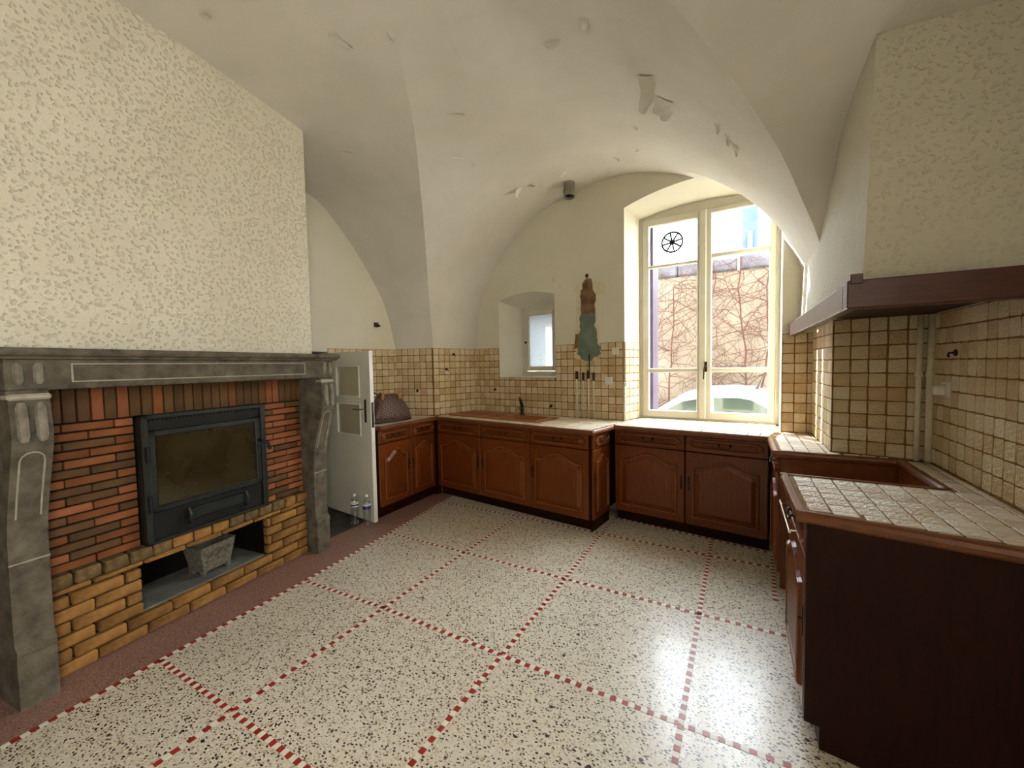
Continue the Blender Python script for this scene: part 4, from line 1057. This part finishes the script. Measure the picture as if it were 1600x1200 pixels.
b = MB(); b.tube([(-.02, -.012, .183), (-.022, -.014, .205), (-.02, -.03, .212)], [.014, .014, .01], 12); b.build('lever_cap', 'chrome', fc, True)

# ------------------------------------------------------------------ range hood
hd_ = thing('range_hood', 'large plastered range hood with dark wooden beam rim on the wall beside the window', 'range hood', (.36, 1.97, 1.69))
HY1 = 3.93-1.97; HX1 = .945-.36
b = MB(); b.box((0, 0, 0), (HX1, .075, .105), .004); b.build('front_beam', 'beam', hd_)
b = MB(); b.box((0, .075, .0), (.045, HY1, .10), .004); b.build('side_beam', 'beam', hd_)
b = MB(); b.box((.008, -.004, .09), (.046, .03, .128), .003); b.build('beam_end', 'beam', hd_)
b = MB(); b.loops([[(.062, .085, .10), (HX1, .085, .10), (HX1, HY1, .10), (.062, HY1, .10)], [(.088, .10, .99), (HX1, .10, .99), (HX1, HY1, .99), (.088, HY1, .99)], [(.10, .105, 1.35), (HX1, .105, 1.35), (HX1, HY1, 1.35), (.10, HY1, 1.35)]]); b.f.append((3, 2, 1, 0)); hp = b.build('plaster_shell', 'stipple_grey', hd_)
b = MB(); b.box((.045, .075, .052), (HX1, 1.15, .062)); b.build('hood_underside', 'wood_dark', hd_)
b = MB(); b.box((.07, .12, .03), (HX1-.05, .14, .052)); b.box((.07, .12, .035), (.09, 1.1, .052)); b.build('underside_batten', 'black', hd_)

# ------------------------------------------------------------------ pipes, sockets, old fixings
for i, (s_, z1, r_) in enumerate(((-.513, 1.40, .011), (-.438, 1.385, .008), (-.378, 1.405, .010), (-.318, 1.385, .008))):
    t = thing('gas_pipe', ['thick painted pipe stub nearest the small window', 'thin bent pipe stub second from the small window', 'painted pipe stub third from the small window', 'thin pipe stub nearest the power socket'][i], 'pipe', tuple(BP(s_, -.022, Z)), 0, 'cut pipes rising from the worktop')
    b = MB(); b.tube([(.006 if i % 2 else 0, 0, 0), (0, 0, .25), (0, 0, z1-Z-.06)], r_, 8); b.build('pipe_tube', 'pipe', t, True)
    b = MB(); b.tube([(0, 0, z1-Z-.065), (0, 0, z1-Z+.02)], r_*1.5, 8); b.build('black_cap', 'black', t)
b = MB(); b.tube([BP(-.372, -.012, 1.40), BP(-.37, -.012, 1.60)], .007, 6); b.build('chase_pipe', 'black', wall_back)
rp = thing('heating_pipe', 'white vertical pipe with valve in the window recess corner', 'pipe', tuple(BP(.02, -.03, Z)))
b = MB(); b.tube([(0, 0, 0), (0, 0, .36)], .013, 8); b.build('pipe_tube', 'offwhite', rp, True)
b = MB(); b.lathe([(.014, 0), (.02, .005), (.02, .03), (.012, .035)], (0, -.01, .37), 10, (1, -.3, 0)); b.build('valve', 'offwhite', rp)
d2 = (RF-PR).normalized(); n2_ = Vector((d2.y, -d2.x, 0))
for k, (off, lab) in enumerate(((-.068, 'thinner beige drop pipe in the dark tiled corner under the hood'), (-.022, 'thicker beige drop pipe against the wall in the dark tiled corner'))):
    o = RF+d2*off+n2_*.028; t = thing('drop_pipe', lab, 'pipe', (o.x, o.y, Z), 0, 'drop pipes under the hood')
    b = MB(); b.tube([(0, 0, 0), (0, 0, .48), (.002, 0, .815)], .013+.004*k, 10); b.build('pipe_tube', 'pipe', t, True)
    b = MB(); b.tube([(0, 0, .475), (0, 0, .50)], .018+.004*k, 10); b.build('pipe_collar', 'pipe', t)
def socket(label, pos, nrm, size=.078, hole=True):
    nrm = Vector(nrm).normalized(); t = thing('power_socket', label, 'socket', tuple(pos), math.atan2(nrm.y, nrm.x)+math.pi/2)
    b = MB(); b.box((-size/2, -.012, -size/2), (size/2, .004, size/2), .004); b.build('socket_plate', 'offwhite', t)
    if hole:
        b = MB(); b.lathe([(.027, 0), (.027, .005), (.022, .006), (.020, .002), (0, .002)], (0, -.012, 0), 18, (0, -1, 0)); o = b.build('socket_well', 'offwhite', t)
        b = MB()
        for dx in (-.009, .009): b.lathe([(.0035, 0), (.003, .0045)], (dx, -.012, 0), 8, (0, -1, 0))
        b.build('socket_hole', 'black', t)
    return t
socket('white power socket on the back wall tiles right of the pipe stubs', BP(-.154, -.008, 1.319), -vB)
socket('white blank cover plate on the back wall above the power socket', BP(-.084, -.008, 1.618), -vB, .07, False)
so_ = socket('white power socket with plug on the right wall tiles', Vector((.938, 2.89, 1.335)), (-1, 0, 0), .085, True)
b = MB(); b.box((-.022, -.05, -.03), (.022, -.012, .02), .006); b.build('plug', 'offwhite', so_)
def fixing(label, pos, nrm, kind=0):
    nrm = Vector(nrm).normalized(); t = thing('wall_fixing', label, 'fixing', tuple(pos), math.atan2(nrm.y, nrm.x)+math.pi/2)
    b = MB(); b.lathe([(.016, -.004), (.017, .004), (.012, .008)], (0, 0, 0), 9, (0, -1, 0)); b.build('rosette', 'black' if kind != 1 else 'bronze', t)
    b = MB(); b.tube([(0, -.004, 0), (0, -.025, 0), (.004, -.03, -.015), (.012, -.028, -.02)], .005, 6); b.build('hook', 'black', t)
np_ = Vector(((LB-PL).y, -(LB-PL).x, 0)).normalized(); nq_ = Vector(((PL-LF).y, -(PL-LF).x, 0)).normalized()
fixing('upper black hook on the bright face of the tiled pier', Vector((-3.041, 3.978, 1.64))+np_*.012, np_)
fixing('lower black hook on the bright face of the tiled pier', Vector((-3.07, 3.871, 1.46))+np_*.012, np_)
fixing('small hook on the shaded face of the tiled pier behind the bag', Vector((-3.324, 3.655, 1.215))+nq_*.012, nq_)
fixing('black stub on the back wall tiles left of the tap', BP(-1.647, -.012, 1.20), -vB)
fixing('black stub on the back wall tiles right of the sink', BP(-.844, -.012, 1.03), -vB, 1)
fixing('black stub on the right wall tiles under the hood', Vector((.936, 2.80, 1.521)), (-1, 0, 0))
t = thing('wall_bracket', 'black metal bracket high on the white wall above the bag', 'bracket', (-3.640, 3.336, 1.984), RF_+R(-19))
b = MB(); b.box((-.03, -.008, -.025), (.03, 0, .03), .003); b.build('bracket_plate', 'bronze', t)
b = MB(); b.box((.0, -.04, -.02), (.035, -.006, .0), .003); b.build('bracket_arm', 'black', t)

# exposed chase: torn plaster, raw brown render and old green paint
def ragged(pts, seed, amp=.012):
    rr = random.Random(seed); out = []
    n = len(pts)
    for i in range(n):
        a, b = Vector(pts[i]), Vector(pts[(i+1) % n])
        for k in range(4):
            q = a.lerp(b, k/4); out.append((q.x+rr.uniform(-amp, amp), q.y+rr.uniform(-amp, amp)))
    return out
def wall_patch(name, pts, th, mat, seed, t0=0, amp=.012):
    b = MB(); b.prism([BP(s_, t0, z_) for s_, z_ in ragged(pts, seed, amp)], -vB*th); return b.build(name, mat, wall_back)
wall_patch('torn_plaster', [(-.40, 2.44), (-.33, 2.38), (-.21, 2.31), (-.20, 2.18), (-.29, 2.05), (-.25, 1.62), (-.23, 1.56), (-.38, 1.50), (-.53, 1.56), (-.54, 1.80), (-.52, 2.26), (-.55, 2.29), (-.45, 2.36)], .005, 'torn', 3)
wall_patch('raw_plaster', [(-.40, 2.42), (-.34, 2.36), (-.30, 2.2), (-.31, 2.02), (-.47, 2.02), (-.475, 2.22), (-.44, 2.33)], .008, 'rawplaster', 4)
wall_patch('green_paint', [(-.31, 2.02), (-.30, 1.85), (-.27, 1.70), (-.235, 1.66), (-.25, 1.58), (-.36, 1.53), (-.45, 1.54), (-.52, 1.62), (-.50, 1.68), (-.48, 1.85), (-.47, 2.02)], .011, 'green', 5)
wall_patch('loose_flap', [(-.28, 2.2), (-.20, 2.2), (-.19, 1.90), (-.28, 1.90)], .016, 'wallpaint', 6, amp=.003)
b = MB(); b.box((0, 0, 0), (.03, .02, .035), .004); o = b.build('hole_plug', 'black', wall_back); o.location = BP(-.405, -.02, 2.40)
wall_patch('ochre_chip', [(-.53, 1.82), (-.49, 1.82), (-.50, 1.68), (-.545, 1.66)], .009, 'brick_y', 7, amp=.006)
for s_, z_, r__ in ((-.80, 2.43, .018), (-1.7, 2.62, .012), (-.72, 2.35, .008)):
    wall_patch('paint_chip', [(s_-r__, z_), (s_, z_+r__*1.8), (s_+r__, z_), (s_, z_-r__*1.5)], .006, 'torn', int(s_*100) % 97, amp=.006)

# flue stub in the vault
flp = thing('flue_stub', 'grey ribbed flue pipe stub poking out of the vault above the sink', 'pipe', (-1.51, 3.97, 3.31), 0)
q = Vector((.06, -.20, -.9)).normalized()
b = MB(); b.lathe([(.055, -.06), (.055, .05), (.062, .055), (.062, .075), (.052, .08), (.052, .105), (.058, .11), (.058, .125), (.045, .127), (.043, .0)], (0, 0, 0), 18, q); b.build('pipe_tube', 'flue', flp)
b = MB(); b.lathe([(.0, .10), (.044, .101), (.044, .105)], (0, 0, 0), 16, q); b.build('pipe_bore', 'black', flp)

# ------------------------------------------------------------------ bag and bottles
bgx = thing('handbag', 'brown chequered handbag with tan handle ends standing on the corner worktop', 'bag', (-3.24, 3.12, Z+.003), R(90-9))
b = MB(); L = []
def sup(hx, hy, z, lean=0, n=20):
    pts = []
    for k in range(n):
        a = 2*math.pi*k/n; c, s_ = math.cos(a), math.sin(a)
        pts.append((math.copysign(abs(c)**.45, c)*hx+lean, math.copysign(abs(s_)**.6, s_)*hy, z))
    return pts
for z, hx, hy, l in ((0, .225, .085, 0), (.012, .238, .095, 0), (.06, .236, .098, 0), (.13, .215, .09, -.005), (.20, .175, .07, -.012), (.25, .135, .048, -.02), (.285, .105, .028, -.025), (.292, .098, .018, -.026)): L.append(sup(hx, hy, z, l))
b.loops(L); b.f.append(tuple(range(20))[::-1]); bb_ = b.build('bag_body', 'bag', bgx, True)
b = MB(); L = [sup(.240, .097, .0), sup(.244, .101, .008), sup(.244, .101, .02), sup(.238, .095, .026)]; b.loops(L, False); b.build('base_trim', 'brownleather', bb_, True)
for sx in (-.11, .10):
    b = MB(); b.tube([(sx-.01, -.05, .235), (sx-.004, -.048, .29), (sx+.012, -.035, .305)], [.014, .016, .012], 8); b.build('handle_tab', 'tan', bgx, True)
for yy in (-.045, .04):
    b = MB(); b.tube([(-.115, yy, .285), (-.15, yy*1.2, .31), (-.19, yy*1.3, .28), (-.23, yy*1.3, .20), (-.24, yy*1.2, .14)], .008, 8); b.build('bag_handle', 'brownleather', bgx, True)
b = MB(); b.box((-.25, -.06, .10), (-.225, -.01, .19), .006); b.build('luggage_tag', 'brownleather', bgx)
b = MB(); b.tube([(-.10, 0, .293), (.07, 0, .293)], .004, 6); b.build('zip', 'tan', bb_)
for i, (x, y, lab) in enumerate(((-3.165, 2.565, 'clear plastic water bottle with white and blue label farther from the cabinet'), (-3.04, 2.60, 'clear plastic water bottle with blue label nearest the oak cabinet'))):
    t = thing('water_bottle', lab, 'bottle', (x, y, .001), R(20*i), 'water bottles by the door')
    pr = [(.030, 0), (.037, .006), (.0375, .03)]
    for k in range(7): pr += [(.0355, .04+k*.018), (.0375, .048+k*.018)]
    pr += [(.036, .175), (.0375, .19), (.036, .215), (.033, .235), (.022, .262), (.0135, .275), (.013, .285)]
    b = MB(); b.lathe(pr, (0, 0, 0), 20); bo = b.build('bottle_body', 'bottle', t, True)
    b = MB(); b.lathe([(.0150, .285), (.0155, .287), (.0155, .303), (.0145, .305)], (0, 0, 0), 14); b.build('screw_cap', 'offwhite', t)
    z0, z1 = (.185, .225) if i == 0 else (.172, .215)
    b = MB(); b.lathe([(.0378, z0), (.0382, z0+.001), (.0382-.001, z1), (.0375-.001, z1)], (0, 0, 0), 20); lb = b.build('paper_label', 'offwhite' if i == 0 else 'blue', t, True)
    b = MB()
    if i == 0: b.lathe([(.0383, .196), (.0385, .1965), (.0384, .209), (.038, .2095)], (0, 0, 0), 20); b.build('label_stripe', 'blue', lb)
    else: b.lathe([(.0383, .204), (.0384, .2045), (.038, .215), (.037, .2155)], (0, 0, 0), 20); b.build('label_stripe', 'offwhite', lb)

# ------------------------------------------------------------------ outside the window
gz = -.40
struct(MB().box((-14, 4.65, gz-.1), (12, 30, gz)).build('ground_outside', 'asphalt'))
gw = thing('garden_wall', 'tall cream rendered garden wall across the lane outside the window', 'wall', (0, 8.3, gz))
MB().box((-6, 0, 0), (5, .3, 3.50)).build('wall_face', 'gardenwall', gw)
b = MB()
x = -6
for k in range(22):
    b = MB(); b.box((x+.01, -.07, 3.50), (x+.49, .37, 3.74+rnd.uniform(-.03, .03)), .03); b.build('coping_stone', 'coping', gw); x += .5
cr = thing('creeper', 'leafless reddish creeper clinging to the garden wall outside the window', 'plant', (0, 8.20, gz))
rr = random.Random(21)
tw2 = MB(); bry = MB()
def twig(x, z, ang, L, r, depth):
    p_ = [(x, -.02, z)]; n = max(4, int(L/.09)); a = ang
    for k in range(n):
        a += rr.uniform(-.28, .28); x += math.cos(a)*L/n; z += math.sin(a)*L/n
        if z > 3.7 or z < .35: break
        p_.append((x, -.02-rr.uniform(0, .05), z))
        if depth < 2 and rr.random() < (.22 if depth else .44): twig(x, z, a+rr.choice((-1, 1))*rr.uniform(.5, 1.4), L*rr.uniform(.35, .65), r*.6, depth+1)
    if len(p_) > 2: tw2.tube(p_, [r*(1-.6*k/len(p_)) for k in range(len(p_))], 4, False)
for xs, zt in ((-1.42, 3.6), (-1.15, 3.3), (-.42, 3.65), (.10, 3.7), (.42, 3.4), (-2.2, 3.3), (1.0, 3.5)):
    b = MB(); p_ = []; x = xs
    for k in range(14):
        x += rr.uniform(-.05, .055); p_.append((x, -.035-rr.uniform(0, .02), .2+(zt-.2)*k/13))
    b.tube(p_, [.019*(1-.5*k/14) for k in range(14)], 6); b.build('stem', 'twig', cr)
    for k in range(3, 14):
        for _ in range(2):
            twig(p_[k][0], p_[k][2], rr.choice((0.2, math.pi-.2))+rr.uniform(-.7, .9), rr.uniform(.5, 1.15), .0085, 0)
for cx, cz, n in ((.12, 2.02, 26), (.30, 2.55, 16), (-.2, 2.6, 8)):
    for _ in range(n):
        x, z = cx+rr.gauss(0, .11), cz+rr.gauss(0, .09); s_ = rr.uniform(.008, .016)
        bry.add([(x-s_, -.07, z), (x, -.085, z-s_), (x+s_, -.07, z), (x, -.06, z+s_)], [(0, 1, 2, 3)])
o = tw2.build('twig_mesh', 'twig', cr); o['kind'] = 'stuff'; o.name = 'twigs'
o = bry.build('red_leaves', 'berry', cr); o['kind'] = 'stuff'
# parked car, side on, facing right
car = thing('parked_car', 'white parked car with whip aerial in the lane outside the window', 'car', (0, 6.05, gz))
prof = [(-2.0, .25), (-2.08, .55), (-2.02, .82), (-1.75, .93), (-1.25, 1.05), (-.98, 1.24), (-.72, 1.40), (-.40, 1.495), (-.02, 1.515), (.27, 1.495), (.42, 1.42), (.75, 1.17), (1.05, .98), (1.55, .86), (1.82, .72), (1.88, .5), (1.84, .25)]
b = MB(); L = []
for y, zs, xs_ in ((.0, 0, 0), (.0, 0, 0), (.10, .0, .0), (.85, .012, .0), (1.60, .0, .0), (1.70, 0, 0)):
    row = []
    for x, z in prof:
        tum = max(0, z-.9)*.22
        yy = y+tum if y < .8 else y-tum
        zz = z if .05 < y < 1.65 else (z-.035 if z > 1.3 else z-.01)
        row.append((x, yy, zz+(zs if z > 1.2 else 0)))
    L.append(row)
b.loops(L[1:]); b.f.append(tuple(range(len(prof)))[::-1]); cb = b.build('car_body', 'carpaint', car); angle_smooth(cb, 50)
def side_y(z): return max(0, z-.9)*.22-.008
def glassp(pts):
    b = MB(); b.prism([(x, side_y(z), z) for x, z in pts], (0, .012, 0)); b.build('side_window', 'carglass', car)
glassp([(-1.02, 1.12), (-.86, 1.24), (-.68, 1.34), (-.42, 1.395), (-.36, 1.40), (-.34, 1.02), (-1.0, 1.0)])
glassp([(-.28, 1.40), (.02, 1.405), (.16, 1.38), (.34, 1.28), (.52, 1.12), (.60, 1.02), (-.27, 1.02)])
MB().box((.36, -.13, 1.17), (.46, .06, 1.30), .03).build('door_mirror', 'black', car)
b = MB(); b.tube([(.24, .5, 1.51), (.33, .5, 1.76)], [.008, .004], 6); b.lathe([(.03, 0), (.012, .04)], (.24, .5, 1.505), 8); b.build('aerial', 'black', car)
for xw in (-1.35, 1.2):
    for yw in (.10, 1.60):
        b = MB(); b.lathe([(.18, -.09), (.30, -.09), (.315, -.05), (.315, .05), (.30, .09), (.18, .09)], (xw, yw, .315), 20, (0, 1, 0)); wh = b.build('wheel', 'rubber', car)
        MB().lathe([(.18, -.085), (.06, -.095), (.02, -.10)], (xw, yw, .315), 14, (0, 1, 0)).build('hub_cap', 'flue', wh)
# open shutter outside, folded back against the left side of the opening
sh_ = thing('window_shutter', 'purple grey wooden shutter standing open outside the window', 'shutter', tuple(WPt(.098, .14, .92)), math.atan2(wV.y, wV.x)+R(-1.5))
SHL = .24
for k in range(5):
    b = MB(); b.box((k*SHL/5+.002, 0, 0), ((k+1)*SHL/5-.002, .032, 2.06), .004); b.build('plank', 'shutter', sh_)
for z_ in (.25, 1.75):
    b = MB(); b.box((0, .032, z_), (SHL, .052, z_+.09), .004); b.build('shutter_batten', 'shutter', sh_)
# far house and unseen upper storeys added to shade the garden wall
t = thing('distant_house', 'tall narrow blue grey house gable seen above the garden wall', 'house', (.09, 14, gz))
b = MB(); b.box((0, 0, 0), (.40, 5, 9.0)); b.build('house_wall', 'bluegable', t)
b = MB(); b.prism([(-.06, -.15, 9.0), (.46, -.15, 9.0), (.20, -.15, 9.4)], (0, 5.3, 0)); b.build('house_roof', 'roof', t)
for j in range(3): MB().box((.13, -.03, 2.2+j*2.3), (.27, .02, 3.4+j*2.3)).build('house_window', 'carglass', t)
fa = MB(); fa.box((-12, -2.6, 4.16), (10, 4.63, 13)); fa.box((-12, 3.6, -.45), (-4.45, 4.63, 4.16)); fa.box((1.55, 3.6, -.45), (10, 4.63, 4.16)); struct(fa.build('wall_facade', 'outerwall'))
nb_ = MB(); nb_.box((2.3, -5, -.45), (5, 3.0, 9)); struct(nb_.build('wall_neighbour', 'outerwall'))  # unseen block added to keep sky light out of the fill opening
